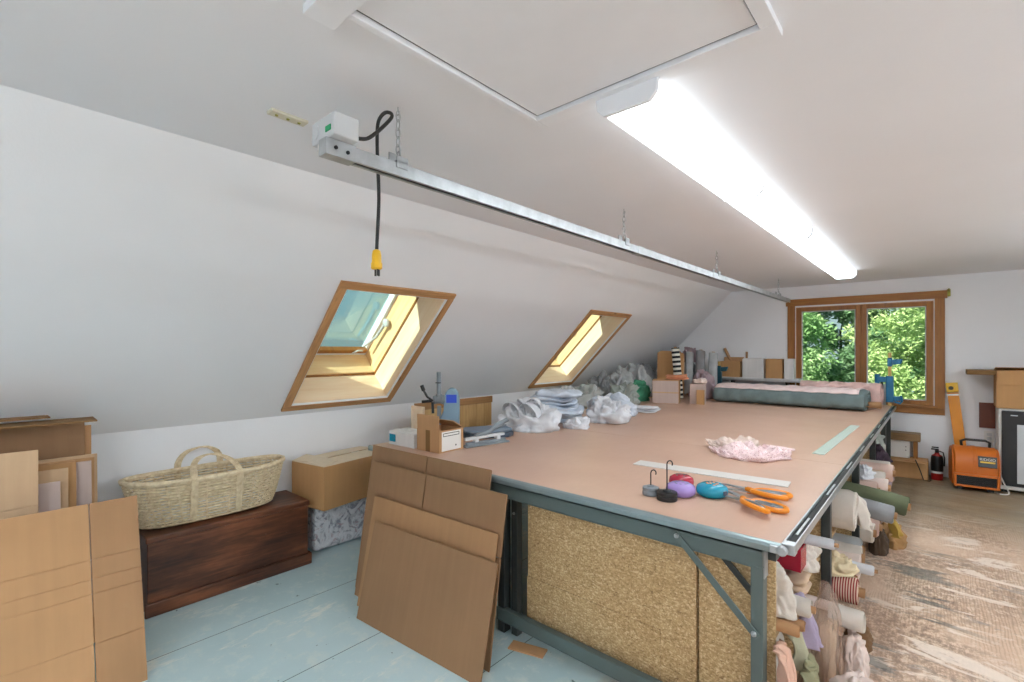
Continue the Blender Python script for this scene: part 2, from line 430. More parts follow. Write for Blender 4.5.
def roll_mesh(L, r, rc, seed, wr=.06, taper=0.0, n=36):
    """fabric wound on a core, axis along x from 0 to L; ends show the wound layers"""
    m = M(); S = seed*5.1; k = 22
    def R(t, th):
        base = r*(1+wr*nz(t*L*9+S, math.cos(th)*1.4, math.sin(th)*1.4)+wr*.6*nz(t*L*30, math.cos(th)*3+S, math.sin(th)*3))
        return base*(1-taper*t)
    def fn(u, v):
        th = 2*PI*u; return (L*v+.012*nz(u*3, S, v)*(1 if .01 < v < .99 else 1), R(v, th)*math.cos(th), R(v, th)*math.sin(th))
    m.grid(n, k, fn, wrap=True)
    for t, sg in ((0, -1), (1, 1)):
        rings = 9
        def en(u, v, t=t, sg=sg):
            th = 2*PI*u; f = 1-v; q = rc+(R(t, th)-rc)*f
            dx = .006*math.sin(f*rings*PI+u*2*PI)*(0 < v < 1)+.012*nz(u*3, S, t)*f
            return (L*t+dx*sg if v > 0 else L*t+.012*nz(u*3, S, t), q*math.cos(th), q*math.sin(th))
        m.grid(n, rings*2, en, wrap=True)
    return m

def tube_mesh(L, r, th=.004, n=24, x0=0.0):
    m = M()
    m.grid(n, 2, lambda u, v: (x0+L*v, r*math.cos(2*PI*u), r*math.sin(2*PI*u)), wrap=True)
    m.grid(n, 2, lambda u, v: (x0+L*v, (r-th)*math.cos(2*PI*u), (r-th)*math.sin(2*PI*u)), wrap=True)
    for e in (0, 1):
        m.grid(n, 2, lambda u, v: (x0+L*e, (r-th*v)*math.cos(2*PI*u), (r-th*v)*math.sin(2*PI*u)), wrap=True)
    return m

def fabric_roll(label, loc, rot, L, r, mat, seed, core=True, group=None, name='fabric_roll', wr=.06, out=.02, corer=None, flap=None):
    t = thing(name, label, 'fabric roll', loc, rot, group)
    rc = corer or r*.38
    obj('wound_fabric', roll_mesh(L, r, rc, seed, wr), mat, t, smooth=True, ang=60)
    if core: obj('cardboard_core', tube_mesh(L+2*out, rc*.985, .005, x0=-out), 'core', t, smooth=True)
    if flap:
        f0, f1, drop, fm = flap
        m = M()
        def fn(u, v):
            x = L*(f0+(f1-f0)*u); a = PI*.5*min(1, v*2)
            if v < .5: return (x, math.sin(-a)*(r+.004)*-1, math.cos(a)*(r+.004))
            w = (v-.5)*2
            return (x+.03*nz(u*4, w*3, seed), r+.006+.03*nz(u*5+seed, w*2, 2)*w, -drop*w*(1+.25*nz(u*3, seed, 4)))
        m.grid(18, 18, fn); obj('loose_end', m, fm, t, smooth=True, ang=180, solid=.003)
    return t

def cloth(label, loc, size, mat, seed, name='cloth_bundle', rotz=0.0, group=None, cat='cloth', **kw):
    m = crumple(size[0], size[1], size[2], seed, **kw)
    o = obj(name, m, mat, smooth=True, ang=180, loc=loc, rot=(0, 0, rotz))
    return tag(o, label, cat, group)

def carton(name, label, loc, rotz, w, d, h, mat, flaps=(), cat='box', th=.006, open_=True, group=None, inner=None, tape=None):
    """open or closed carton; flaps = list of (side, length, angle) with angle 0 = flat outward, 90 = upright, 180 = folded over the opening"""
    t = thing(name, label, cat, loc, (0, 0, rotz), group)
    m = M()
    m.box(0, w, 0, d, 0, th)
    m.box(0, w, 0, th, th, h); m.box(0, w, d-th, d, th, h); m.box(0, th, th, d-th, th, h); m.box(w-th, w, th, d-th, th, h)
    if not open_: m.box(th, w-th, th, d-th, h-th, h)
    obj('carton_body', m, mat, t)
    for (side, ln, ang) in flaps:
        a = math.radians(ang); f = M()
        dx, dz = math.cos(a)*ln, math.sin(a)*ln
        e = .004
        if side == 'f':   q = [(e, 0, h), (w-e, 0, h), (w-e, -dx, h+dz), (e, -dx, h+dz)]; nrm = Vector((0, math.sin(a), math.cos(a)))
        elif side == 'b': q = [(e, d, h), (w-e, d, h), (w-e, d+dx, h+dz), (e, d+dx, h+dz)]; nrm = Vector((0, -math.sin(a), math.cos(a)))
        elif side == 'l': q = [(0, e, h), (0, d-e, h), (-dx, d-e, h+dz), (-dx, e, h+dz)]; nrm = Vector((math.sin(a), 0, math.cos(a)))
        else:             q = [(w, e, h), (w, d-e, h), (w+dx, d-e, h+dz), (w+dx, e, h+dz)]; nrm = Vector((-math.sin(a), 0, math.cos(a)))
        if nrm.z < 0: nrm = -nrm
        up = [tuple(Vector(p)+nrm*.005) for p in q]
        f.add([tuple(p) for p in q]+up, [(3, 2, 1, 0), (4, 5, 6, 7), (0, 1, 5, 4), (1, 2, 6, 5), (2, 3, 7, 6), (3, 0, 4, 7)])
        obj('flap', f, inner or mat, t)
    return t

def flat_carton(label, p0, p1, top_shift, h, mat, seed=0, split=None, flap=0.0, creases=(), thick=.012, group=None, flapmat=None, name='flattened_carton', vsplit=None, mat2=None):
    """a flattened carton standing on its lower edge p0-p1 (floor points) and leaning so that its top moves by top_shift (x, y) over height h"""
    p0 = Vector(p0); p1 = Vector(p1)
    ex = (p1-p0); W = ex.length; ex.normalize()
    ez = Vector((top_shift[0], top_shift[1], h)); H = ez.length; ez.normalize()
    ey = ez.cross(ex).normalized(); ez = ex.cross(ey)*-1 if ex.cross(ey).z < 0 else ex.cross(ey)
    mt = Matrix((ex, ey, ez)).transposed().to_4x4(); mt.translation = p0
    t = thing(name, label, 'cardboard', (0, 0, 0)); t.matrix_world = mt
    t.location = p0; t.rotation_euler = mt.to_euler()
    if group: t['group'] = group
    hb = H-flap
    def panel(x0, x1, z0, z1, y0=0.0):
        m = M(); e = .0022
        zs = [z0]+[c for c in creases if z0 < c < z1]+[z1]
        for k in range(len(zs)-1):
            m.box(x0, x1, y0, y0+thick*.42, zs[k]+(e if k else 0), zs[k+1]-(e if k < len(zs)-2 else 0))
            if k: m.box(x0+.001, x1-.001, y0+.002, y0+thick*.42-.001, zs[k]-e, zs[k]+e)
        m.box(x0+.004, x1-.003, y0+thick*.55, y0+thick, z0+.002, z1-.003)
        return m
    if vsplit:
        obj('front_panel', panel(0, vsplit, 0, hb), mat, t, bevel=.001)
        obj('side_panel', panel(vsplit+.004, W, 0, hb, .004), mat2 or mat, t, bevel=.001)
    else:
        obj('panel', panel(0, W, 0, hb), mat, t, bevel=.001)
    if flap:
        xs = [0]+([split] if split else [])+[W]
        for k in range(len(xs)-1):
            obj('flap', panel(xs[k]+(.004 if k else 0), xs[k+1]-(.004 if k < len(xs)-2 else 0), hb+.003, H), flapmat or mat, t, bevel=.001)
    return t
X['skyrise'] = wood('skylight_trim_wood_side', '#9a683e', '#cd9c68', 'x', .5, knots=True)
X['liningx'] = wood('skylight_lining_pine_side', '#e8c6a2', '#f6e0c6', 'x', .5, 8)
X['curbx'] = wood('skylight_curb_pine_side', '#e6bd84', '#f5dbb0', 'x', .5, 8)

# ------------------------------------------------------------------ the room
KX, KZ, CX, CZ = -3.57, .97, -2.24, 2.30
Y0, Y1, XR = -3.2, 7.35, 2.4
def cells(us, vs, holes):
    us = sorted(us); vs = sorted(vs); out = []
    for i in range(len(us)-1):
        for j in range(len(vs)-1):
            a, b, c, d = us[i], us[i+1], vs[j], vs[j+1]
            if any(h[0] <= a and b <= h[1] and h[2] <= c and d <= h[3] for h in holes): continue
            out.append((a, b, c, d))
    return out

m = M().box(KX-.1, XR+.1, Y0-.1, Y1+.1, -.12, 0); struct('floor', m, 'floor')['label'] = 'worn plywood floor, pale blue paint on the left and scuffed beige on the right'
m = M().box(CX, XR+.1, Y0-.1, Y1+.15, CZ, CZ+.1); struct('ceiling', m, 'ceil')['label'] = 'flat white painted ceiling strip above the work table'
m = M().box(KX-.12, KX, Y0-.1, Y1+.15, 0, KZ); struct('wall_left', m, 'wall')['label'] = 'low white knee wall under the sloping ceiling'
SL = math.hypot(CX-KX, CZ-KZ)
SKY = [(.12, 1.22, 1.51, 2.32), (.12, 1.22, 4.28, 5.05)]
m = M()
SKH = [(a-.02, b+.02, c-.02, d+.02) for a, b, c, d in SKY]
for a, b, c, d in cells([-.02, .1, 1.24, SL+.03], [Y0-.1, 1.49, 2.34, 4.26, 5.07, Y1+.15], [tuple(round(q, 3) for q in h) for h in SKH]): m.box(a, b, c, d, 0, .03)
o = struct('ceiling_slope', m, 'wall', loc=None); o.location = (KX, 0, KZ); o.rotation_euler = (0, -PI/4, 0)
o['label'] = 'sloping white ceiling with two roof windows set in it'
WX0, WX1, WZ0, WZ1 = -1.42, -.03, .80, 2.02
m = M()
for a, b, c, d in cells([KX-.1, WX0, WX1, XR+.1], [-.02, WZ0, WZ1, CZ+.1], [(WX0, WX1, WZ0, WZ1)]): m.box(a, b, Y1, Y1+.14, c, d)
struct('wall_back', m, 'wall')['label'] = 'white end wall with the wide wooden window'
m = M().box(KX-.1, XR+.1, Y0-.14, Y0, -.02, CZ+.1); struct('wall_front', m, 'wall')['label'] = 'white end wall behind the camera'
m = M()
RW = [(-1.6, .2, .75, 2.0), (1.4, 3.2, .75, 2.0), (4.2, 6.0, .75, 2.0)]  # openings added on the unseen side to let in more sky light
us = [Y0, -1.6, .2, 1.4, 3.2, 4.2, 6.0, Y1]
for a, b, c, d in cells(us, [-.02, .75, 2.0, CZ+.05], RW): m.box(XR, XR+.12, a, b, c, d)
struct('wall_right', m, 'wall')['label'] = 'white right wall, out of view, with three windows added for daylight'
for i, (a, b, c, d) in enumerate(RW):
    w = thing('window_%d' % (4+i), 'wooden window added in the unseen right wall for daylight', None); w['kind'] = 'structure'
    m = M()
    for q in ((a, b, c, c+.06), (a, b, d-.06, d), (a, a+.06, c+.06, d-.06), (b-.06, b, c+.06, d-.06), ((a+b)/2-.03, (a+b)/2+.03, c+.06, d-.06)): m.box(XR-.02, XR+.06, *q)
    obj('frame', m, 'casing', w, world=True); obj('pane', M().box(XR+.02, XR+.025, a+.05, b-.05, c+.05, d-.05), 'glass', w, world=True)
# gable window
w = thing('window_1', 'wide two-pane window with stained wooden frame looking out on trees', None, (-.72, Y1, .71)); w['kind'] = 'structure'
ox0, ox1, oz0, oz1 = -1.516, .068, .705, 2.115
m = M()
m.box(ox0, ox0+.088, Y1-.022, Y1, oz0, oz1); m.box(ox1-.088, ox1, Y1-.022, Y1, oz0, oz1)
obj('side_casing', m, 'casing', w, .003, world=True)
m = M().box(ox0-.02, ox1+.02, Y1-.026, Y1, oz1-.075, oz1+.015); obj('head_casing', m, 'casingx', w, .003, world=True)
m = M().box(ox0, ox1, Y1-.026, Y1, oz0, oz0+.075); m.box(ox0+.06, ox1-.06, Y1-.045, Y1+.06, oz0+.075, oz0+.10); obj('sill', m, 'casingx', w, .003, world=True)
m = M()
for q in ((WX0, WX0+.008, WZ0, WZ1), (WX1-.008, WX1, WZ0, WZ1), (WX0, WX1, WZ1-.008, WZ1), (WX0, WX1, WZ0, WZ0+.008)): m.box(q[0], q[1], Y1-.002, Y1+.12, q[2], q[3])
obj('jamb', m, 'skyframez', w, world=True)
for k, (a, b) in enumerate(((WX0+.008, -.711), (-.709, WX1-.008))):
    m = M(); f = .055
    for q in ((a, a+f, WZ0+.008, WZ1-.008), (b-f, b, WZ0+.008, WZ1-.008), (a+f, b-f, WZ0+.008, WZ0+f), (a+f, b-f, WZ1-f, WZ1-.008)): m.box(q[0], q[1], Y1+.01, Y1+.06, q[2], q[3])
    s = obj('sash', m, 'casing', w, .004, world=True)
    obj('pane', M().box(a+f-.01, b-f+.01, Y1+.035, Y1+.039, WZ0+f-.01, WZ1-f+.01), 'glass', s, world=True)
    g = M()
    for q in ((a+f, a+f+.012, WZ0+f, WZ1-f), (b-f-.012, b-f, WZ0+f, WZ1-f), (a+f, b-f, WZ1-f-.012, WZ1-f), (a+f, b-f, WZ0+f, WZ0+f+.012)): g.box(q[0], q[1], Y1+.03, Y1+.044, q[2], q[3])
    obj('glazing_bead', g, 'lgrey', s, world=True)
# roof windows
for i, (a, b, c, d) in enumerate(SKY):
    w = thing('window_%d' % (2+i), ('large roof window with pine frame nearest the hanging plug' if i == 0 else 'roof window farther along, above the heap of fabric'), None, (KX, 0, KZ), (0, -PI/4, 0)); w['kind'] = 'structure'
    t = .052
    m = M().box(a-t, a, c-t, d+t, -.018, 0); m.box(b, b+t, c-t, d+t, -.018, 0); obj('cross_trim', m, 'skyframe', w, .003)
    m = M().box(a-.004, b+.004, c-t, c, -.02, 0); m.box(a-.004, b+.004, d, d+t, -.02, 0); obj('side_trim', m, 'skyrise', w, .003)
    g = .012; D1, D2 = .25, .50; k = .03
    m = M().box(a-.03, a+g, c-.03, d+.03, .004, D1); m.box(b-g, b+.03, c-.03, d+.03, .004, D1); obj('shaft_end_lining', m, 'lining', w)
    m = M().box(a+g, b-g, c-.03, c+g, .004, D1); m.box(a+g, b-g, d-g, d+.03, .004, D1); obj('shaft_side_lining', m, 'liningx', w)
    m = M()
    for q in ((a, b, c, c+.018), (a, b, d-.018, d), (a, a+.018, c, d), (b-.018, b, c, d)): m.box(q[0], q[1], q[2], q[3], D1-.006, D1+.012)
    obj('dark_ledge', m, 'casing', w)
    m = M().box(a-.03, a+k, c-.03, d+.03, D1+.012, D2-.03); m.box(b-k, b+.03, c-.03, d+.03, D1+.012, D2-.03); obj('curb_end', m, 'lining2', w)
    m = M().box(a+k, b-k, c-.03, c+k-.015, D1+.012, D2-.03); m.box(a+k, b-k, d-k+.015, d+.03, D1+.012, D2-.03); obj('curb_side', m, 'curbx', w)
    s = M()
    s.box(a+.01, a+.045, c, d, D2-.03, D2+.03); s.box(b-.05, b+.02, c, d, D2-.03, D2+.03); s.box(a, b, c-.02, c+.04, D2-.03, D2+.03); s.box(a, b, d-.04, d+.02, D2-.03, D2+.03)
    q = M()
    for z_ in ((a, a+.007, c, d), (b-.007, b, c, d), (a+.007, b-.007, c, c+.007), (a+.007, b-.007, d-.007, d)): q.box(z_[0], z_[1], z_[2], z_[3], -.012, .0038)
    obj('white_bead', q, 'trimw', w)
    sh = obj('sash', s, 'trimw', w, .004)
    obj('sash_bar', M().box(a+.075, a+.11, c+.04, d-.04, D2-.055, D2-.01), 'casing', sh)
    obj('vent_flap', M().box(a+.045, a+.075, c+.04, d-.04, D2-.012, D2-.002), 'lgrey', sh)
    obj('pane', M().box(a+.04, b-.05, c+.03, d-.03, D2, D2+.006), 'skyglass', sh)
    ar = M(); ar.tube([(a+.16, d-.10, D2-.06), (a+.30, d-.055, D2-.09), (a+.46, d-.05, D2-.10)], [.009, .012, .014], 10)
    ar.lathe([(.0, 0), (.035, 0), (.035, .02), (.0, .026)], 18, T(a+.48, d-.035, D2-.10, PI/2))
    ar.tube([(a+.10, d-.08, D2-.05), (a+.12, d-.14, D2-.07), (a+.08, d-.17, D2-.06)], .008, 8)
    obj('opening_arm', ar, 'lgrey', w, smooth=True)

# ------------------------------------------------------------------ outside
m = M().box(-30, 30, 7.6, 45, -2.9, -2.7); struct('ground', m, 'ground')['label'] = 'grass below the window'
def tree(label, loc, r, h, n, leaf, seed):
    R = random.Random(seed)
    t = thing('leafy_tree', label, 'tree', (loc[0], loc[1], -2.7), group='trees beyond the window')
    cz = loc[2]+2.7
    tr = M(); tr.tube([(0, .3, 0), (.05, .33, cz*.45), (0, .3, cz*.8)], [.13, .09, .03], 10)
    for k in range(9):
        a = R.uniform(0, 2*PI); z = cz*R.uniform(.45, 1.0)
        tr.tube([(0, .3, z*.8), (math.cos(a)*r*.4, .3+math.sin(a)*r*.3, z*.8+.35), (math.cos(a)*r*.7, .3+math.sin(a)*r*.5, z*.8+.6)], [.035, .02, .008], 6)
    obj('trunk', tr, 'bark', t, smooth=True)
    fo = M(); cl = []
    for k in range(70):
        a, e = R.uniform(0, 2*PI), math.asin(R.uniform(-1, 1)); q = R.uniform(.45, 1)
        cl.append((math.cos(a)*math.cos(e)*r*q, math.sin(a)*math.cos(e)*r*q, cz+math.sin(e)*h*q, R.uniform(.28, .5)*r*.6))
    for k in range(int(n*(3.4 if loc[1] < 13 else 2.4))):
        x, y, z, q = cl[k % len(cl)]
        d = Vector((R.gauss(0, 1), R.gauss(0, 1), R.gauss(0, .7))).normalized()*q*R.uniform(.5, 1.05)
        p = Vector((x, y, z))+d
        e = Euler((R.uniform(-.9, .9), R.uniform(-.9, .9), R.uniform(0, 6.28))).to_matrix()
        s = R.uniform(.6, 1.25)*(.034 if loc[1] < 11 else .048 if loc[1] < 13 else .085)
        vs = [p+e @ Vector(v) for v in ((-s*1.25, 0, 0), (-s*.2, s*.55, s*.12), (s*1.25, 0, -s*.15), (-s*.2, -s*.55, s*.12))]
        fo.add(vs, [(0, 1, 2), (0, 2, 3)])
    obj('foliage', fo, leaf, t)
    return t
tree('yellow-green tree close to the right window pane', (-.40, 10.7, 1.1), .92, 1.9, 6500, 'leafb', 2)
tree('dark green tree filling the left window pane', (-3.0, 12.5, 1.6), 1.32, 2.4, 6500, 'leafa', 1)
tree('green tree right of the window view', (2.7, 12.6, 1.6), 1.35, 2.2, 3500, 'leafa', 3)
tree('dark tree standing between the two nearer trees, behind them', (-.65, 14.9, 2.0), 1.3, 2.9, 6500, 'leafc', 4)
tree('dark tree far left behind the left pane', (-6.4, 13.5, 1.8), 1.35, 2.8, 3000, 'leafc', 5)
tree('tall pale tree behind the left pane', (-3.7, 16.6, 3.0), 1.4, 3.6, 6500, 'leafa', 9)
tree('tall dark tree farthest back behind the right pane', (.6, 18.6, 3.0), 1.5, 3.6, 5500, 'leafc', 6)
tree('tall dark tree farthest back in the left pane', (-2.6, 20.4, 3.4), 1.5, 4.0, 5500, 'leafc', 10)

# ------------------------------------------------------------------ ceiling
t = thing('attic_hatch', 'white framed attic hatch in the ceiling beside the light', 'hatch', (-.75, 1.0, CZ))
obj('hatch_panel', M().box(-1.075, -.35, .625, 1.345, CZ-.006, CZ-.001), 'trimw', t, world=True)
obj('gap', M().box(-1.082, -.345, .618, 1.352, CZ-.003, CZ-.0005), 'steeld', t, world=True)
obj('casing_board', M().box(-1.105, -1.083, .56, 1.42, CZ-.02, CZ), 'trimw', t, .002, world=True)
obj('casing_board', M().box(-1.083, -.305, 1.353, 1.42, CZ-.02, CZ), 'trimw', t, .002, world=True)
obj('casing_board', M().box(-.343, -.305, .60, 1.352, CZ-.02, CZ), 'trimw', t, .002, world=True)
obj('casing_board', M().box(-1.165, -.305, .535, .617, CZ-.024, CZ), 'trimw', t, .002, world=True)

def light(label, x, y, L=2.41):
    t = thing('ceiling_light', label, 'light', (x, y, CZ), group='wraparound ceiling lights')
    obj('housing', M().box(-.075, .095, .01, L-.01, -.03, 0), 'trimw', t, .004)
    for k in (0, 1):
        a, b = k*L/2+.012, (k+1)*L/2-.004
        prof = [(-.105, -.018), (-.098, -.055), (-.078, -.076), (-.02, -.078), (.02, -.078), (.078, -.076), (.098, -.055), (.105, -.018)]
        obj('side_rail', M().prism([(-.107, -.012), (-.098, -.055), (-.08, -.077), (-.074, -.077), (-.085, -.03), (-.085, -.012)], a, b, 'y'), 'diffside', t)
        obj('side_rail', M().prism([(.107, -.012), (.098, -.055), (.08, -.077), (.074, -.077), (.085, -.03), (.085, -.012)], a, b, 'y'), 'diffside', t)
        obj('diffuser', M().prism([(-.0735, -.055), (-.0735, -.077), (-.03, -.081), (.03, -.081), (.0735, -.077), (.0735, -.055)], a, b, 'y'), 'diff', t)
    obj('end_cap', M().prism([(-.11, -.012), (-.104, -.058), (-.08, -.082), (.08, -.082), (.104, -.058), (.11, -.012)], -.004, .012, 'y'), 'trimw', t, .003)
    obj('end_cap', M().prism([(-.11, -.012), (-.104, -.058), (-.08, -.082), (.08, -.082), (.104, -.058), (.11, -.012)], L-.004, L+.006, 'y'), 'trimw', t, .003)
    obj('joint_strip', M().prism([(-.107, -.018), (-.1, -.057), (-.079, -.084), (.079, -.084), (.1, -.057), (.107, -.018)], L/2-.006, L/2+.01, 'y'), 'trimw', t)
    return t
light('white wraparound strip light nearest the attic hatch', -.742, 1.38)
light('white wraparound strip light farther off, toward the wooden window', -.742, 3.81)
light('white wraparound strip light added behind the camera for fill', -.742, -2.9)  # extra unit out of view, added to brighten the near end
def fill_light(label, x, y, L=2.4):  # bare tubes added out of view to lift the ceiling and walls
    t = thing('hanging_fill_light', label, 'light', (x, y, 1.80), group='unseen hanging tube lights added for fill')
    obj('spine', M().box(-.03, .03, 0, L, -.01, .03), 'trimw', t, .004)
    for sx in (-.075, .075): obj('tube', M().tube([(sx, .04, .012), (sx, L-.04, .012)], .019, 10), 'tube', t, smooth=True)
    for yy in (.03, L-.03): obj('lamp_holder', M().box(-.1, .1, yy-.015, yy+.015, -.012, .035), 'trimw', t); obj('wire', M().tube([(0, yy, .035), (0, yy, CZ-1.80)], .003, 6), 'galv', t)
for x, y in ((1.75, -2.6), (1.75, .4), (1.75, 3.2), (.0, -2.95)): fill_light('bare tube light on wires, added out of view as fill', x, y)

t = thing('ceiling_plate', 'small off-white screwed plate on the ceiling left of the hanging box', 'plate', (-1.76, .755, CZ))
m = M().box(-.022, .022, -.066, .066, -.012, -.0005); obj('plate', m, 'beigeplate', t, .003)
for y in (-.04, 0, .04): obj('screw', M().lathe([(0, -.016), (.005, -.0155), (.006, -.012)], 10, T(0, y, 0)), 'brass', t)

# overhead power rail
RX, RZ = -1.41, 2.075
t = thing('overhead_power_rail', 'long galvanised power rail hung by chains under the ceiling', 'rail', (RX, .72, RZ))
m = M(); w_, h_, q = .021, .045, .0035
prof = [(-w_, h_/2), (-w_, -h_/2), (-.009, -h_/2), (-.009, -h_/2+q), (-w_+q, -h_/2+q), (-w_+q, h_/2-q), (w_-q, h_/2-q), (w_-q, -h_/2+q), (.009, -h_/2+q), (.009, -h_/2), (w_, -h_/2), (w_, h_/2)]
n = len(prof)
L0, L1 = .0, 6.15
m.add([(x, L0, z) for x, z in prof]+[(x, L1, z) for x, z in prof], [(i, (i+1) % n, n+(i+1) % n, n+i) for i in range(n)])
obj('channel', m, 'galv', t, .001)
obj('conductor_bar', M().box(-.014, .014, .002, L1-.002, -.016, -.002), 'steeld', t)
obj('end_plate', M().box(-.0235, .0235, -.012, .09, -.026, .0262), 'galv', t, .002)
m = M()
for y, z in ((.02, 0), (.06, -.004)): m.lathe([(0, .0), (.006, .0), (.006, .004), (0, .005)], 10, T(.0236, y, z, 0, PI/2))
obj('screw', m, 'iron', t)
for y in (2.02, 3.35): obj('coupling', M().box(-.0245, .0245, y, y+.09, -.0245, .0245), 'galv', t, .002)
jb = obj('junction_box', M().box(-.09, .055, -.002, .082, .027, .098), 'grey', t, .005); jb.active_material = X['lgrey']
obj('green_sticker', M().box(.004, .036, -.0045, -.0015, .045, .062), 'green', jb)
obj('knockout', M().lathe([(0, 0), (.022, 0), (.022, .003), (0, .003)], 20, T(-.06, -.0015, .062, PI/2)), 'lgrey', jb)
obj('conduit_nut', M().lathe([(.012, 0), (.018, .002), (.018, .02), (.012, .022)], 8, T(-.055, .02, .006)), 'label', jb)
def chain(label, y, x=RX):
    ht = CZ-(RZ+.024)
    c = thing('hanging_chain', label, 'chain', (x, y, CZ))
    m = M(); n = int((ht-.055)/.026); st = (ht-.055)/n
    for k in range(n):
        zc = -.018-st*(k+.5); a = k % 2
        pts = []
        for j in range(12):
            an = 2*PI*j/12; u = .0085*math.cos(an); v = (st*.5+.004)*math.sin(an)
            pts.append((u, 0, zc+v) if a else (0, u, zc+v))
        m.tube(pts, .0024, 6, closed=True)
    obj('links', m, 'galv', c, smooth=True)
    h = M(); h.tube([(0, 0, 0), (0, 0, -.012), (.007, 0, -.018), (.006, 0, -.027), (-.004, 0, -.026)], .0028, 6); obj('ceiling_hook', h, 'galv', c, smooth=True)
    b = M().box(-.026, -.022, -.022, .022, -ht-.02, -ht+.045); b.box(.022, .026, -.022, .022, -ht-.02, -ht+.02); b.box(-.026, .026, -.022, .022, -ht+.0005, -ht+.004)
    b.tube([(0, 0, -ht+.004), (.012, 0, -ht+.02), (.008, 0, -ht+.045), (-.005, 0, -ht+.042)], .004, 6)
    obj('clamp', b, 'galv', c)
chain('steel chain holding the rail beside the cord loop', .985); chain('steel chain holding the rail, second from the junction box', 2.60)
chain('steel chain holding the rail, third from the junction box', 4.22); chain('steel chain holding the rail closest to the far wall', 6.35)
t = thing('hanging_power_cord', 'black power cord with yellow plug dangling from the rail', 'cord', (RX, .9, 1.78))
pts = [(-1.372, .79, 2.118), (-1.39, .847, 2.138), (-1.39, .884, 2.17), (-1.39, .922, 2.213), (-1.392, .946, 2.245), (-1.40, .948, 2.262), (-1.415, .938, 2.266), (-1.43, .929, 2.254), (-1.44, .923, 2.229), (-1.44, .920, 2.173), (-1.44, .922, 2.1), (-1.44, .927, 1.968), (-1.44, .920, 1.829), (-1.44, .918, 1.772)]
cu = []
for i in range(len(pts)-1):
    p0 = Vector(pts[max(i-1, 0)]); p1 = Vector(pts[i]); p2 = Vector(pts[i+1]); p3 = Vector(pts[min(i+2, len(pts)-1)])
    for k in range(6):
        u = k/6; cu.append(.5*((2*p1)+(-p0+p2)*u+(2*p0-5*p1+4*p2-p3)*u*u+(-p0+3*p1-3*p2+p3)*u**3))
cu.append(Vector(pts[-1]))
obj('cable', M().tube(cu, .0062, 10), 'cord', t, smooth=True, world=True)
m = M().lathe([(.008, .03), (.013, .026), (.016, .01), (.0165, -.012), (.019, -.018), (.019, -.034), (.015, -.038), (0, -.038)], 20, T(-1.44, .918, 1.765))
pl = obj('plug', m, 'yellow', t, smooth=True, world=True)
m = M()
for dx, dy in ((-.007, 0), (.007, 0), (0, .009)): m.box(-1.44+dx-.0015, -1.44+dx+.0015, .918+dy-.003, .918+dy+.003, 1.705, 1.728)
obj('prong', m, 'iron', pl, world=True)

# ------------------------------------------------------------------ the work table
TX0, TX1, TY0, TY1, TZ = -2.85, -.385, 1.77, 7.10, .81
tb = thing('work_table', 'very large cutting table with brown hardboard top on grey-green steel frame', 'table', (-1.6, 4.4, 0))
for a, b in ((TY0+.004, 3.215), (3.218, 5.2), (5.203, TY1)):
    obj('table_top', M().box(TX0, TX1, a, b, TZ-.03, TZ), 'top', tb, .002, world=True)
m = M().prism([(TY0-.012, TZ-.034), (TY0+.003, TZ-.036), (TY0+.003, TZ+.001), (TY0-.004, TZ), (TY0-.011, TZ-.005), (TY0-.014, TZ-.014)], TX0-.01, TX1+.004, 'x')
obj('front_edge_trim', m, 'edge', tb, .002, world=True)
m = M().box(TX0+.02, TX1-.06, 1.785, 1.80, TZ-.105, TZ-.04); m.box(TX0+.02, TX1-.06, 1.785, 1.825, TZ-.052, TZ-.037); m.box(TX0+.02, TX1-.06, 1.785, 1.825, TZ-.112, TZ-.105)
obj('front_apron', m, 'steel', tb, .002, world=True)
obj('side_apron', M().box(TX1-.075, TX1-.035, 1.86, TY1-.02, TZ-.10, TZ-.032), 'steeld', tb, world=True)
obj('side_apron', M().box(TX0+.035, TX0+.075, 1.86, TY1-.02, TZ-.10, TZ-.032), 'steeld', tb, world=True)
obj('rear_apron', M().box(TX0+.08, TX1-.08, TY1-.06, TY1-.02, TZ-.10, TZ-.032), 'steeld', tb, world=True)
# edge rail along the right side
m = M(); y0, y1 = 1.80, TY1
m.box(TX1+.001, TX1+.006, y0, y1, TZ-.035, TZ+.002); m.box(TX1+.0285, TX1+.032, y0, y1, TZ-.035, TZ-.0105); m.box(TX1+.001, TX1+.033, y0, y1, TZ-.04, TZ-.035)
rl = obj('edge_rail', m, 'alu', tb, world=True)
obj('rail_channel', M().box(TX1+.007, TX1+.027, y0+.002, y1, TZ-.034, TZ-.010), 'slot', rl, world=True)
for k in range(8): obj('rail_slider', M().box(TX1+.013, TX1+.020, y0+.12+k*.62, y0+.34+k*.62, TZ-.0098, TZ-.008), 'galv', rl, world=True)
m = M().box(TX1+.002, TX1+.042, 1.762, 1.80, TZ-.03, TZ+.006); m.tube([(TX1+.01, 1.75, TZ-.012), (TX1+.01, 1.728, TZ-.012)], .016, 10); m.box(TX1-.03, TX1+.0, 1.748, 1.757, TZ-.03, TZ-.005)
obj('rail_end_stop', m, 'galv', tb, .003, world=True)
def leg(x0, x1, y0, y1, mt): return obj('leg', M().box(x0, x1, y0, y1, 0, TZ-.034), mt, tb, .003, world=True)
leg(-.487, -.447, 1.80, 1.855, 'steel'); leg(-1.70, -1.655, 1.80, 1.85, 'steeld'); leg(-1.625, -1.585, 1.82, 1.86, 'steeld'); leg(-2.78, -2.74, 1.80, 1.85, 'steeld')
for y in (2.8, 3.95, 5.1, 6.2, 6.88): leg(-.432, -.392, y, y+.045, 'steeld')
for y in (3.95, 6.88): leg(-2.78, -2.74, y, y+.045, 'steeld')
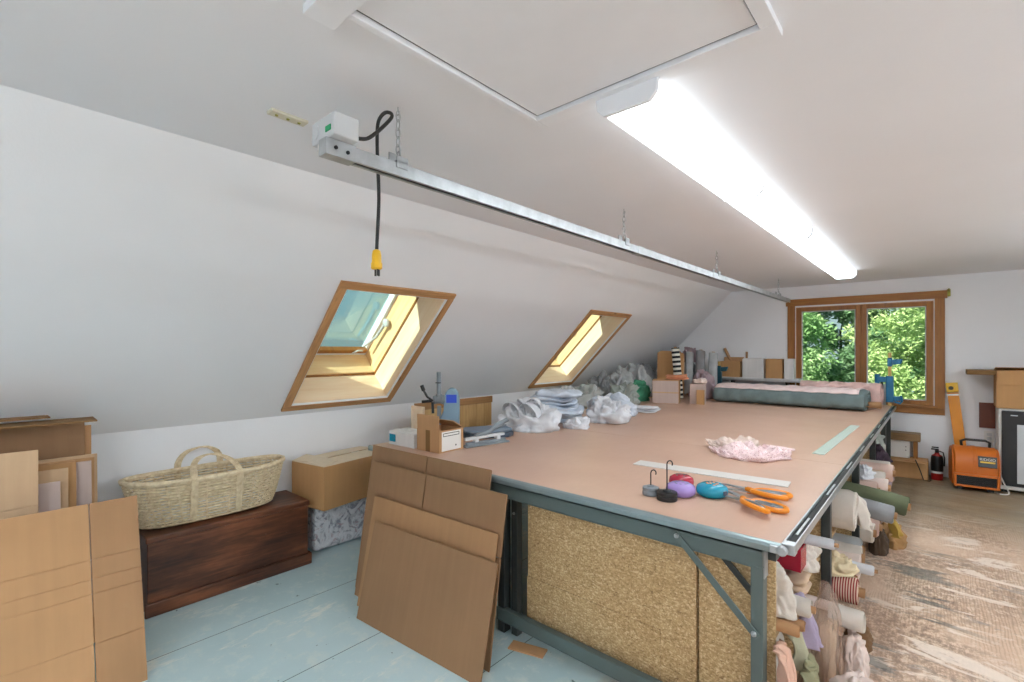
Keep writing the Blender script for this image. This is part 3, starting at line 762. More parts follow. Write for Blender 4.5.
m = M().box(-1.70, -.487, 1.79, 1.825, .062, .068); m.box(-1.70, -.487, 1.79, 1.797, .068, .127); m.box(-1.70, -.487, 1.797, 1.825, .120, .127)
obj('stretcher', m, 'steel', tb, .002, world=True)
def bar(p, q, wd, th, mt, nm='brace'):
    p, q = Vector(p), Vector(q); d = (q-p); L = d.length; d.normalize(); y = Vector((0, 1, 0)); z = d.cross(y)
    mt4 = Matrix((d, y, z)).transposed().to_4x4(); mt4.translation = p
    m = M().box(-.015, L+.015, 0, th, -wd/2, wd/2, mt4); return obj(nm, m, mt, tb, .002, world=True)
bar((-.742, 1.778, .742), (-.470, 1.778, .475), .026, .006, 'steel'); bar((-.66, 1.858, .74), (-.487, 1.858, .565), .024, .006, 'steeld')
for x, z in ((-.742, .742), (-.470, .475)): obj('bolt', M().lathe([(.0, .011), (.007, .009), (.0095, .002), (.0095, 0)], 12, T(x, 1.7778, z, PI/2)), 'galv', tb, world=True, smooth=True)
for x, z in ((-1.677, .66), (-1.677, .095), (-1.605, .62)): obj('bolt', M().lathe([(.0, .008), (.006, .006), (.008, 0)], 10, T(x, 1.7995 if x < -1.65 else 1.8195, z, PI/2)), 'galv', tb, world=True, smooth=True)
obj('corner_bracket', M().box(-.4465, -.443, 1.805, 1.85, .66, .76), 'galv', tb, .001, world=True)
m = M().box(-1.56, -.705, 1.875, 1.893, .02, .700); obj('particle_board_panel', m, 'particle', tb, .002, world=True)
m = M().box(-.698, -.495, 1.888, 1.906, .02, .695); obj('particle_board_panel', m, 'particle', tb, .002, world=True)
m = M().box(-1.56, -.85, 1.868, 1.8745, .02, .30); obj('particle_board_kickboard', m, 'particle', tb, .001, world=True)
obj('end_divider', M().box(-.98, -.434, 1.91, 1.925, .02, .70), 'particle', tb, world=True)
for y in (2.825, 3.975, 5.125): obj('divider', M().box(-.98, -.436, y-.008, y+.008, .14, .70), 'particle', tb, world=True)
obj('shelf_board', M().box(-1.0, -.436, 1.926, 7.0, .10, .118), 'particle', tb, world=True)
obj('shelf_board', M().box(-1.0, -.437, 1.927, 6.99, .402, .42), 'particle', tb, world=True)
obj('back_board', M().box(-1.02, -1.001, 1.926, 7.0, .02, .70), 'particle', tb, world=True)

# ------------------------------------------------------------------ cardboard leaning on the table
G1 = 'flattened cartons leaning on the table'
flat_carton('tallest flattened carton, slotted top flaps, touching the table edge', (-2.66, 1.545, 0), (-1.66, 1.585, 0), (0, .13), .85, 'cbd', split=.52, flap=.27, creases=(.40, .46), group=G1)
flat_carton('second flattened carton from the table, with split top flaps and creased side', (-2.58, 1.495, 0), (-1.505, 1.535, 0), (0, .125), .77, 'cbd', split=.50, flap=.29, creases=(.34, .41), group=G1)
flat_carton('lighter tan flattened carton between the front sheet and the split-flap ones', (-2.46, 1.44, 0), (-1.515, 1.49, 0), (0, .12), .595, 'cbm', creases=(.38,), group=G1)
flat_carton('plain brown front flattened carton, lowest of those leaning on the table', (-2.345, 1.37, 0), (-1.465, 1.44, 0), (0, .12), .49, 'cbd', thick=.011, group=G1)
t = thing('cardboard_scrap', 'brown cardboard scrap on the floor behind the table stretcher', 'cardboard', (-1.45, 1.95, 0))
obj('sheet', M().box(-.09, .09, -.07, .0, 0, .006, T(-.04, -.14, 0, 0, 0, .3)), 'cb', t)

# ------------------------------------------------------------------ left corner
G2 = 'flattened cartons in the left corner'
flat_carton('big creased flattened carton in front at the bottom left corner, with darker side panel', (-2.59, -.42, 0), (-2.59, .505, 0), (-.21, -.02), .77, 'cb', vsplit=.752, creases=(.22, .42, .48, .56), group=G2, mat2='cbm')
flat_carton('pale tall carton sheet standing behind the big creased carton', (-2.90, -.45, 0), (-2.90, .185, 0), (-.06, 0), 1.01, 'cbl', creases=(.77,), group=G2)
flat_carton('short pale sheet beside the pale tall carton sheet', (-2.985, -.3, 0), (-2.985, .262, 0), (-.04, 0), .845, 'cbg', thick=.008, group=G2)
flat_carton('small greyish sheet just behind the short pale sheet', (-3.02, -.3, 0), (-3.02, .292, 0), (-.045, 0), .895, 'cbl', thick=.008, group=G2)
flat_carton('thin orange-tan carton behind the short pale sheets', (-3.06, -.3, 0), (-3.06, .325, 0), (-.05, 0), .91, 'cbo', thick=.01, group=G2)
for k in range(3):
    flat_carton(('rounded-corner brown sheet in the stack nearest the wicker basket', 'middle brown sheet in the stack nearest the wicker basket', 'rearmost brown sheet in the stack nearest the wicker basket')[k], (-3.095-.024*k, -.3, 0), (-3.095-.024*k, .385+.014*k, 0), (-.05, 0), .90+.012*k, ('cbg', 'cb', 'cbl')[k], thick=.018, group=G2)
t = flat_carton('tallest brown carton bundle with dark open top flaps against the sloping ceiling', (-3.185, -.5, 0), (-3.185, .372, 0), (-.07, 0), 1.10, 'cbd', thick=.026, group=G2)
obj('top_flap', M().box(0, .90, -.06, .075, 1.102, 1.109, T(0, 0, 0, .10)), 'cbdark', t)
obj('top_flap', M().box(0, .74, -.03, .105, 1.123, 1.129, T(0, 0, 0, .05)), 'cbdark', t)
flat_carton('brown carton sheet squeezed behind the dark-flapped bundle', (-3.222, -.5, 0), (-3.222, .402, 0), (-.07, 0), 1.06, 'cb', thick=.02, group=G2)

t = thing('wooden_chest', 'long dark worn wooden chest under the wicker basket', 'chest', (-3.375, 1.06, 0))
obj('body', M().box(-3.552, -3.195, .62, 1.505, 0, .395), 'chest', t, .004, world=True)
obj('lid', M().box(-3.555, -3.185, .612, 1.512, .397, .43), 'chest', t, .006, world=True)
obj('plinth', M().box(-3.194, -3.176, .606, 1.524, 0, .075).box(-3.55, -3.1945, 1.506, 1.524, 0, .075), 'chest', t, .005, world=True)

# moses basket
bk = thing('wicker_basket', 'oval woven palm baby basket with two carry handles on the dark chest', 'basket', (-3.385, .975, .431))
def bsec(z):       # half length, half width at height z (0..1)
    return .355+.075*z**.8, .130+.04*z**.8
def bpt(th, z, off=0.0):
    a, b = bsec(z); e = .72
    c, s = math.cos(th), math.sin(th)
    return Vector(((b+off)*math.copysign(abs(s)**.9, s), (a+off)*math.copysign(abs(c)**e, c), .012+z*.25+.012*z*z*c*c))
rows = 15; NT = 210
m = M()
for r in range(rows):
    z = (r+.5)/rows; pts = []
    for k in range(NT):
        th = 2*PI*k/NT; pts.append(bpt(th, z, .0042*math.sin(NT/5*th+(PI if r % 2 else 0))))
    m.tube(pts, .0070, 5, closed=True)
obj('woven_wall', m, 'wicker', bk, smooth=True, ang=180)
m = M()
for k in range(42):
    th = 2*PI*k/42; m.tube([bpt(th, z/6, .001) for z in range(7)], .0045, 5)
obj('stakes', m, 'wicker', bk, smooth=True)
m = M(); m.tube([bpt(2*PI*k/90, 1.02, .002+.003*math.sin(k*1.6)) for k in range(90)], .014, 8, closed=True); obj('rim', m, 'wicker', bk, smooth=True)
m = M()
m.grid(40, 8, lambda u, v: tuple(bpt(2*PI*u, .02)*Vector((1-v, 1-v, 0)) if False else Vector((bpt(2*PI*u, .05).x*(1-v), bpt(2*PI*u, .05).y*(1-v), .010))), wrap=True); obj('base', m, 'wicker', bk)
m = M().lathe([(0, 0), (.97, 0), (1, .3), (.97, .85), (.8, 1), (0, 1)], 36, Matrix.Translation((0, 0, .02)) @ Matrix.Diagonal((.118, .32, .06, 1))); obj('mattress', m, 'f_white', bk, smooth=True)
def strap(pts, wd=.016):
    m = M(); n = 5
    for k in range(n): m.tube([Vector(p)+Vector((0, (k-2)*wd/2.2, .0015*math.sin(k*2+j*1.4))) for j, p in enumerate(pts)], .0042, 5)
    return m
for sgn, apex, lean, nm in ((1, .37, -.19, 'front'), (-1, .395, .03, 'rear')):
    pts = []
    y0_, y1_ = -.13, .11
    for yy, rev in ((y0_, 0), (y1_, 1)):
        leg_ = []
        for j in range(7):
            z = .05+.95*j/6; b = bsec(z)[1]; leg_.append((sgn*(b*math.sqrt(max(0, 1-(yy/bsec(z)[0])**4))+.016), yy, .012+.25*z+.01))
        pts.append(leg_)
    arc = []
    zr = pts[0][-1][2]; xr = pts[0][-1][0]
    for j in range(1, 14):
        u = j/14; h = math.sin(PI*u); arc.append((xr+lean*h if sgn > 0 else xr+lean*h, y0_+(y1_-y0_)*(.5-.5*math.cos(PI*u)), zr+(apex-zr)*h**.8))
    obj('handle', strap(pts[0]+arc+pts[1][::-1]), 'wicker', bk, smooth=True)

# tote and carton
t = thing('marbled_bag', 'square marble-patterned plastic bag on the floor under the carton', 'bag', (-3.44, 1.83, 0))
m = M().box(-3.56, -3.30, 1.60, 2.16, .006, .345)
o = obj('bag_body', m, 'marble', t, .03, world=True)
obj('zip_seam', M().box(-3.298, -3.293, 1.64, 2.12, .29, .296), 'lgrey', t, world=True)
t = carton('open_carton', 'tan carton with pale flaps lying on the marble-patterned bag', (-3.13, 1.585, .347), math.radians(100), .60, .36, .30, 'cbo', flaps=(('b', .18, 176), ('f', .178, 178), ('l', .12, 168)), inner='cbp')
obj('paper_tape', M().box(.30, .335, -.0015, 0, .26, .30), 'cb', t)

# ------------------------------------------------------------------ things on the table, left end
t = carton('small_white_carton', 'low white carton with teal end label at the table corner', (-2.80, 1.88, TZ+.001), math.radians(2), .27, .16, .085, 'white_card', flaps=(('f', .07, 176), ('b', .07, 176)), open_=False)
obj('teal_label', M().box(.01, .075, -.002, 0, .02, .07), 'teal', t)
t = carton('open_box', 'small open brown box with raised flap and white address label', (-2.50, 1.89, TZ+.001), math.radians(3), .21, .21, .135, 'cb', flaps=(('f', .095, 88), ('b', .10, 150), ('r', .08, 250)))
obj('packing_tape', M().box(.085, .125, -.0015, 0, .0, .135), 'cbdark', t)
lb = obj('white_label', M().box(.2102, .212, .02, .185, .008, .128), 'label', t)
m = M()
for q in ((.03, .17, .098, .102), (.03, .17, .115, .119), (.03, .034, .098, .119), (.166, .17, .098, .119)): m.box(.212, .2126, *q)
m.box(.212, .2126, .135, .145, .03, .04); obj('label_print', m, 'black', lb)

t = thing('bench_press', 'blue-grey hand lever press with tall steel rod behind the small open box', 'press', (-2.70, 2.28, TZ+.001), (0, 0, math.radians(41)))
obj('base_plate', M().box(-.10, .12, -.08, .10, 0, .025), 'pressblue', t, .006)
prof = [(.0, .02), (.115, .02), (.118, .20)]+[(.063+.055*math.cos(a), .275+.055*math.sin(a)*1.6) for a in [PI*k/10 for k in range(11)]]+[(.004, .2), (-.03, .12), (-.02, .02)]
b = obj('cast_body', M().prism(prof, -.03, .03, 'y'), 'pressblue', t, .008, smooth=True)
obj('blue_sticker', M().box(.025, .10, -.0325, -.0305, .255, .315), 'sticker', b)
obj('head_cylinder', M().lathe([(0, 0), (.03, 0), (.032, .02), (.028, .022), (.028, .06), (.034, .065), (.034, .09), (0, .09)], 20, T(-.075, 0, .275, 0, PI/2)), 'grey', t, smooth=True)
obj('ram', M().box(-.045, -.018, -.014, .014, .06, .23), 'grey', t, .003)
obj('steel_rod', M().lathe([(0, 0), (.017, 0), (.017, .205), (.014, .21), (0, .21)], 16, T(-.033, 0, .27)).lathe([(0, 0), (.022, 0), (.022, .03), (0, .03)], 16, T(-.033, 0, .285)), 'grey', t, smooth=True)
m = M().tube([(-.07, -.035, .27), (-.11, -.045, .30), (-.135, -.05, .345)], .008, 8); m.tube([(-.135, -.05, .345), (-.15, -.052, .385)], .014, 10); m.tube([(-.08, -.03, .27), (-.15, -.05, .265)], .011, 8); m.tube([(-.075, -.03, .26), (-.07, -.04, .18)], .010, 8)
obj('lever', m, 'iron', t, smooth=True)
m = M().tube([(-.055, -.02, .40), (-.015, -.02, .40)], .004, 6); obj('rod_pin', m, 'iron', t)

t = thing('pine_panel', 'pine plank panel with frame strip standing behind the lever press', 'board', (-3.22, 2.85, 0))
m = M()
for k in range(9): m.box(-3.23, -3.215, 2.40+.102*k, 2.40+.102*k+.1, 0, .99-.002*k)
obj('planks', m, wood('pine_planks', '#b98a52', '#d9b27a', 'z', .5), t, .002, world=True)
obj('top_strip', M().box(-3.2145, -3.195, 2.40, 3.31, .95, 1.01), wood('pine_strip', '#8a6038', '#a87c4c', 'y', .5), t, .003, world=True)
obj('side_return', M().box(-3.2145, -3.06, 2.37, 2.392, .5, .995), 'lining', t, .003, world=True)
obj('latch', M().box(-3.2145, -3.205, 2.80, 2.83, .86, .93), 'iron', t, world=True)

t = thing('navy_case', 'flat navy plastic case beside the lever press', 'case', (-2.505, 2.535, TZ+.001), (0, 0, math.radians(64)))
pr = [(-.17, -.11), (.13, -.12), (.19, -.06), (.19, .08), (.12, .12), (-.15, .12), (-.19, .05), (-.19, -.06)]
obj('tray', M().prism(pr, 0, .035), 'navy', t, .008); obj('cover', M().prism([(x*.95, y*.95) for x, y in pr], .036, .058), plain('slate_plastic', '#6f7f90', .4), t, .01)
obj('hinge_arm', M().tube([(.02, -.06, .064), (.16, .02, .068), (.10, .06, .066)], .006, 8), 'grey', t)
t = thing('long_stapler', 'grey long-arm stapler with raised handle at the pile of white cloth', 'stapler', (-2.31, 2.12, TZ+.001), (0, 0, math.radians(80)))
obj('base', M().box(0, .36, -.03, .03, 0, .012).box(.02, .34, -.012, .012, .012, .030), 'grey', t, .003)
obj('magazine', M().box(.01, .33, -.014, .014, .044, .062, T(0, 0, 0, 0, -.02)).box(.08, .11, -.018, .018, .028, .05).box(.26, .29, -.018, .018, .028, .05), 'lgrey', t, .003)
obj('lever_arm', M().tube([(.09, 0, .066), (.2, 0, .085), (.27, .005, .12), (.37, .01, .15)], [.013, .016, .018, .015], 10), 'grey', t, smooth=True)

GW = 'white cloth bundles along the table'
def loops(label, loc, seed):
    t = thing('looped_white_cloth', label, 'cloth', loc, (0, 0, 0), GW)
    obj('gathered_cloth', crumple(.25, .21, .19, seed, amp=.42, freq=1.0), 'f_white', t, smooth=True, ang=180)
    R = random.Random(seed)
    for k in range(7):
        m = M(); a0 = R.uniform(-.5, .5); cx, cy = R.uniform(-.12, .08), R.uniform(-.12, .10); hh = R.uniform(.10, .17); wd = R.uniform(.06, .10); dr = R.uniform(-.6, .6)
        def fn(u, v):
            th = PI*(u*1.15-.075); x = math.cos(th)*wd; z = math.sin(th)*hh
            y = (v-.5)*.07*(1+.4*math.sin(th))+.015*math.sin(u*9+k)
            return (cx+x*math.cos(dr)-y*math.sin(dr), cy+x*math.sin(dr)+y*math.cos(dr), .10+z+.012*nz(u*4, v*3, k+seed))
        m.grid(22, 9, fn); obj('cloth_loop', m, 'f_white', t, smooth=True, ang=180, solid=.006)
    return t
loops('gathered white cloth with standing loops, nearest the stapler', (-2.47, 2.99, TZ+.001), 3)
def stack(label, loc, rz, w, d, n, th, mt, seed, group=GW):
    o = obj('folded_cloth', folded(w, d, n, th, seed), mt, smooth=True, ang=70, loc=loc, rot=(0, 0, rz)); return tag(o, label, 'cloth', group)
stack('bluish white folded cloth stack, tallest on the table', (-2.56, 3.50, TZ+.001), .5, .50, .42, 7, .046, 'f_bluewhite', 5)
cloth('rumpled white cloth heap right of the tallest folded stack', (-2.22, 3.80, TZ+.001), (.21, .20, .19), 'f_white', 12, group=GW, amp=.42, freq=1.0)
cloth('pale crumpled cloth mound second from the far end of the white pile', (-2.42, 4.22, TZ+.001), (.26, .18, .20), 'f_bluewhite', 15, group=GW, amp=.4, freq=.9)
stack('flat pale folded cloth at the far end of the white pile', (-2.30, 4.62, TZ+.001), .3, .34, .26, 3, .022, 'f_white', 18)
cloth('low white cloth edge in front of the looped bundle', (-2.22, 3.30, TZ+.001), (.12, .12, .07), 'f_white', 21, group=GW, amp=.5, freq=1.1)

# ------------------------------------------------------------------ things on the table, near corner
def weight(label, loc, r, mt, hk, seed):
    t = thing('hooked_weight', label, 'weight', loc)
    obj('disc', M().lathe([(0, 0), (r*.96, 0), (r, .003), (r, .016), (r*.94, .019), (r*.94, .021), (r*.99, .024), (r*.97, .034), (r*.45, .036), (r*.4, .042), (0, .043)], 28), mt, t, smooth=True)
    pts = [(0, 0, .04), (0, 0, hk-.02)]+[(.012-.012*math.cos(a), 0, hk-.02+.014*math.sin(a)) for a in [PI*k/6 for k in range(1, 8)]]
    obj('hook', M().tube(pts, .0028, 8, T(0, 0, 0, 0, 0, .8)), 'iron', t, smooth=True)
weight('grey slotted weight with short hook, left of the round cases', (-.945, 1.985, TZ+.001), .036, 'grey', .115, 1)
weight('black slotted weight with tall hook in front of the lilac case', (-.862, 1.965, TZ+.001), .043, 'black', .172, 2)
def puck(label, loc, mt, rz, dots, r=.068):
    t = thing('round_case', label, 'case', loc, (0, 0, rz), 'round plastic cases')
    obj('shell', M().lathe([(0, 0), (r*.75, 0), (r*.97, .012), (r, .026), (r*.93, .042), (r*.62, .053), (0, .056)], 32), mt, t, smooth=True, ang=80)
    m = M(); R = random.Random(int(rz*10))
    for k in range(9):
        a = 2*PI*k/9+R.uniform(-.2, .2); q = r*R.uniform(.12, .5)
        m.lathe([(.0, .0015), (.004, .001), (.006, 0)], 8, T(q*math.cos(a), q*math.sin(a), .0555-.0022*(q/r/.5)**2))
    obj('printed_flowers', m, dots, t)
    obj('side_button', M().box(r*.93, r*1.03, -.012, .012, .016, .034), 'navy', t, .002)
puck('red round plastic case behind the lilac one', (-.895, 2.20, TZ+.001), 'red', 2.0, 'black', .056)
puck('lilac round plastic case between the black weight and the teal case', (-.845, 2.07, TZ+.001), 'purple', 2.4, 'navy', .063)
puck('teal round plastic case with orange flowers beside the scissors', (-.738, 2.15, TZ+.001), 'teal', -.3, 'orange', .066)
def scissors(label, loc, rz, mt, inner, op=.16, sc_=1.3):
    t = thing('scissors', label, 'scissors', loc, (0, 0, rz), 'orange scissors')
    for k, sg in ((0, 1), (1, -1)):
        z = .015 if k == 0 else .026; R = T(0, 0, z, 0, 0, sg*op) @ Matrix.Diagonal((sc_, sc_, sc_, 1))
        obj('blade', M().prism([(.012, -.008), (.012, .009), (-.03, .010), (-.125, .002), (-.03, -.007)], -.002, .002, 'z', R), 'alu', t)
        pts = []
        for j in range(18):
            a = 2*PI*j/18; pts.append((.078+.052*math.cos(a), sg*(.016+.019*math.sin(a)), .004*math.sin(a)))
        m = M().tube(pts, .0082, 8, R, closed=True); m.tube([(.0, 0, 0), (.018, sg*.005, 0), (.034, sg*.012, 0)], [.008, .009, .008], 8, R)
        h = obj('handle', m, mt, t, smooth=True)
        pts = [(.074+.042*math.cos(a), sg*(.016+.0115*math.sin(a)), .003) for a in [2*PI*j/18 for j in range(18)]]
        obj('soft_grip', M().tube(pts, .0045, 6, R, closed=True), inner, h, smooth=True)
    obj('pivot', M().lathe([(0, .008), (.005, .006), (.007, 0)], 12, T(0, 0, .03)), 'galv', t)
    return t
scissors('orange-handled scissors lying behind, handles toward the table edge', (-.63, 2.265, TZ+.001), math.radians(2), 'orange', 'grey')
scissors('orange-handled scissors in front, handles turned toward the front edge', (-.605, 2.12, TZ+.001), math.radians(-26), 'orange', 'grey', .20)
t = thing('acrylic_ruler', 'long frosted ruler lying behind the round cases and scissors', 'ruler', (-.89, 2.53, TZ+.001), (0, 0, math.radians(5)))
obj('strip', M().box(-.385, .37, -.056, .056, 0, .004), 'ruler', t, .001)
m = M()
for k in range(35): m.box(-.34+k*.02, -.3394+k*.02, -.056, -.056+(.016 if k % 5 == 0 else .008), .004, .0043)
obj('scale_marks', m, 'grey', t)
t = thing('pale_ruler', 'pale green ruler lying along the right edge of the table', 'ruler', (-.53, 4.18, TZ+.001), (0, 0, math.radians(-1)))
obj('strip', M().box(-.032, .032, -.75, .75, 0, .004), 'ruler2', t, .001)
m = M()
for k in range(60): m.box(-.032, -.032+(.014 if k % 5 == 0 else .007), -.72+k*.024, -.7194+k*.024, .004, .0043)
obj('scale_marks', m, 'grey', t)
t = thing('pink_cloth', 'crumpled pink speckled cloth lying alone on the table', 'cloth', (-.87, 3.10, TZ+.001))
obj('main_fold', crumple(.20, .17, .055, 31, amp=.6, freq=1.5, lobes=.4), 'f_print', t, smooth=True, ang=180)
obj('turned_corner', crumple(.16, .10, .045, 33, amp=.6, freq=1.5, lobes=.35), 'f_palepink', t, smooth=True, ang=180, loc=(-.10, .13, .02), rot=(0, 0, .3))
obj('twisted_tail', M().tube([(.08, .12, .032), (.16, .22, .024), (.2, .32, .012)], [.03, .018, .006], 10), 'f_print', t, smooth=True)

# ------------------------------------------------------------------ far end of the table
t = carton('grey_carton', 'grey-faced carton at the far end of the table carrying coral cloth', (-2.56, 5.42, TZ+.001), math.radians(18), .30, .26, .275, 'cbo', flaps=(('f', .12, 177), ('b', .12, 177)), open_=False)
obj('pale_front_sheet', M().box(.002, .298, -.004, 0, .004, .272), 'cbg', t); obj('tape_strip', M().box(.002, .298, -.0055, -.0042, .125, .14), 'cbl', t)
t = carton('tall_carton', 'smaller carton with half-open front flap beside the grey-faced carton', (-2.20, 5.66, TZ+.001), math.radians(14), .16, .22, .235, 'cbg', flaps=(('b', .08, 172),), open_=False)
obj('front_flap', M().box(.08, .165, -.05, -.045, 0, .17).box(.16, .165, -.05, -.002, 0, .17), 'cbo', t)
stack('coral and peach folded cloth lying on the grey-faced carton', (-2.36, 5.63, TZ+.285), .3, .27, .22, 3, .02, 'f_coral', 41, None)
cloth('small white cloth lying on top of the smaller carton', (-2.13, 5.80, TZ+.245), (.09, .09, .05), 'f_palepink', 43, amp=.4)
cloth('lilac-grey crumpled cloth between the cartons and the rolls at the back', (-2.33, 6.40, TZ+.001), (.15, .15, .36), 'f_mauve', 44, amp=.4)
def flatroll(label, x0, x1, y0, y1, h, mt, seed, cap=None, capmat=None, name='fabric_bolt', core=None):
    t = thing(name, label, 'fabric roll', ((x0+x1)/2, (y0+y1)/2, TZ+.001))
    L = x1-x0; a = (y1-y0)/2
    def sec(th, x, off=0.0):
        c, s = math.cos(th), math.sin(th); e = .55
        wv = 1+.04*nz(x*3+seed, c*2, s*2)
        ed = min(1, min(x, L-x)/.05+.55) if cap is None else 1
        dg = .022*math.sin((x+th*.12)*36+2.5*nz(x*3, th, seed))*(.6+.4*nz(x*4, th*2, seed))+.008*nz(x*14, th*4, seed)
        y = (a+off+dg*(abs(c)))*math.copysign(abs(c)**e, c)*wv; z = h/2+(h/2+off+dg*.6*max(s, 0))*math.copysign(abs(s)**e, s)
        return (x-L/2, y, max(.001, z))
    m = M(); m.grid(40, 60, lambda u, v: sec(2*PI*u, L*v), wrap=True)
    for e in (0, 1):
        m.grid(40, 7, lambda u, v, e=e: tuple(Vector(sec(2*PI*u, L*e))*Vector((1, 1-v*.98, 1-v))+Vector(((.02*math.sin(v*16)*(1 if e else -1) if 0 < v else 0), 0, h/2*v))), wrap=True)
    obj('wrapped_fabric', m, mt, t, smooth=True, ang=75)
    if cap:
        m = M()
        def fn(u, v):
            th = PI*(.02+.80*v) if True else 0
            q = Vector(sec(th, L*(cap[0]+(cap[1]-cap[0])*u)+.02*nz(u*6, v*2, seed), .006)); q.z += .004+.006*nz(u*8, v*5, seed+2); return tuple(q)
        m.grid(50, 24, fn); obj('top_layer', m, capmat, t, smooth=True, ang=180, solid=.004)
    if core: obj('cardboard_core', tube_mesh(.22, .035, .005), 'core', t, loc=(L/2-.10, core, .05), smooth=True)
    return t
flatroll('long flattened grey-green fabric roll with pale pink top at the far end of the table', -2.06, -.56, 6.06, 6.68, .20, 'f_greygreen', 3, (.0, .97), 'f_toppink', core=.02)
flatroll('pale pink flattened fabric roll behind the grey-green one', -1.26, -.475, 6.74, 6.98, .255, 'f_boltpink', 8)
t = thing('end_bar', 'long aluminium bar on posts across the far end of the table', 'bar', (-1.3, 7.05, TZ+.001))
obj('bar', M().box(-2.24, -.40, 7.035, 7.06, 1.028, 1.058), 'alu', t, .002, world=True)
for x in (-2.18, -.46): obj('post', M().box(x-.015, x+.015, 7.038, 7.058, TZ+.001, 1.0275), 'alu', t, .002, world=True)
def clamp(label, x, y, ztop, mt, s=1.0):
    t = thing('bar_clamp', label, 'clamp', (x, y, TZ+.001), group=None)
    H = ztop-TZ
    obj('bar', M().box(-.016, .016, -.008, .008, .0, H), wood('clamp_bar_wood', '#b08b4c', '#d0ad6a', 'z', .4), t, .002)
    obj('lower_jaw', M().box(-.035, .035, -.022, .022, .04, .34).box(-.10, -.035, -.02, .02, .27, .33).box(.036, .10, -.02, .02, .06, .11), mt, t, .006)
    obj('upper_jaw', M().box(-.022, .022, -.018, .018, H-.16, H-.06).prism([(.022, H-.14), (.10, H-.13), (.12, H-.07), (.022, H-.08)], -.016, .016, 'y'), mt, t, .005)
    m = M().tube([(-.115, 0, .06), (-.115, 0, .36)], [.022, .026], 12); obj('grip', m, mt, t, smooth=True)
    obj('trigger', M().box(-.085, -.06, -.012, .012, .10, .31), 'iron', t, .003)
    m = M().tube([(.04, 0, .05), (.09, 0, .03), (.11, 0, .06), (.10, 0, .12)], .012, 8); obj('release_lever', m, mt, t, smooth=True)
    return t
clamp('blue bar clamp standing at the right corner of the far table end', -.30, 6.98, 1.42, 'blue').location.x = -.405
clamp('dark teal clamp at the left end of the aluminium bar', -2.27, 6.90, 1.29, plain('dark_teal_paint', '#1d4d5c', .4), 1)

# ------------------------------------------------------------------ shelf on the back wall
t = thing('wall_shelf', 'narrow grey shelf on the end wall left of the wooden window', 'shelf', (-1.86, 7.2, 1.05))
obj('board', M().box(-2.40, -1.34, 7.10, 7.345, 1.045, 1.068), 'lgrey', t, .003, world=True)
for x in (-2.2, -1.5): obj('bracket', M().prism([(7.345, .86), (7.345, 1.044), (7.14, 1.044), (7.32, .86)], x-.012, x+.012, 'x'), 'steeld', t, world=True)
t = carton('open_carton', 'open tan carton on the wall shelf, leftmost', (-2.34, 7.12, 1.069), 0, .28, .19, .22, 'cbo', flaps=(('b', .06, 70),), inner='cb')
t = carton('white_carton', 'white carton standing in the middle of the wall shelf', (-2.03, 7.12, 1.069), 0, .27, .18, .255, 'white_card', flaps=(('f', .09, 176), ('b', .09, 176)), open_=False)
t = carton('kraft_carton', 'plain tan carton right of the white one on the wall shelf', (-1.735, 7.12, 1.069), 0, .20, .18, .25, 'cbo', flaps=(('f', .09, 176), ('b', .09, 176)), open_=False)
t = carton('narrow_white_carton', 'narrow white carton at the window end of the wall shelf', (-1.515, 7.13, 1.069), math.radians(4), .11, .17, .255, 'white_card', flaps=(('f', .07, 176), ('b', .07, 176)), open_=False)
def leaning_tube(label, loc, rot, L, r, name='cardboard_tube', mt='core'):
    o = obj(name, tube_mesh(L, r, .005), mt, smooth=True, loc=loc, rot=rot); return tag(o, label, 'tube')
leaning_tube('cardboard tube leaning from the leftmost shelf carton', (-2.15, 7.325, 1.085), (0, math.radians(-115), 0), .43, .02)
leaning_tube('short upright cardboard tube behind the white shelf carton', (-2.03, 7.325, 1.075), (0, math.radians(-90), 0), .35, .015)

# ------------------------------------------------------------------ heap under the eaves
t = thing('storage_bench', 'low board bench under the eaves carrying the fabric heap', 'bench', (-3.2, 5.6, 0))
obj('top', M().box(-3.54, -2.90, 3.9, 7.3, .77, .795), 'particle', t, world=True)
for y in (3.95, 5.6, 7.25): obj('leg', M().box(-3.5, -2.95, y-.02, y+.02, 0, .769), 'particle', t, world=True)
GH = 'fabric heap under the eaves'
def heap(label, loc, size, mt, seed, **kw): return cloth(label, loc, size, mt, seed, group=GH, **kw)
BZ = .797
heap('clear plastic bag of cloth nearest in the heap under the eaves', (-3.10, 4.36, BZ), (.20, .24, .22), 'film', 51, amp=.45, freq=1.1)
heap('white cloth inside the clear plastic bag under the eaves', (-3.10, 4.36, BZ), (.14, .17, .13), 'f_ltgrey', 52, amp=.5, freq=1.0)
heap('crumpled clear plastic standing behind the folded white stack', (-3.08, 4.80, BZ), (.19, .17, .26), 'film', 53, amp=.45, freq=1.1)
heap('dark grey netting bundle behind the clear plastic', (-3.12, 5.17, BZ), (.17, .16, .32), 'f_greyf', 54, amp=.45, freq=1.1)
heap('pale sage plastic bag bulging toward the table, left of the green cloth', (-2.74, 5.07, TZ+.002), (.15, .21, .24), 'filmg', 55, amp=.45, freq=1.2)
heap('pale grey cloth stuffed in the sage plastic bag', (-2.74, 5.07, TZ+.001), (.11, .16, .17), 'f_ltgrey', 56, amp=.35)
heap('bright green cloth beside the grey-faced carton', (-2.82, 5.60, TZ+.001), (.12, .20, .25), 'f_bright', 57, amp=.35)
heap('grey cloth bundle behind the bright green cloth', (-3.06, 5.56, BZ), (.17, .18, .40), 'f_ltgrey', 58, amp=.4, freq=1.2)
heap('light grey bag leaning into the sloping ceiling', (-3.04, 5.97, BZ), (.18, .17, .46), 'f_ltgrey', 59, amp=.4, freq=1.0)
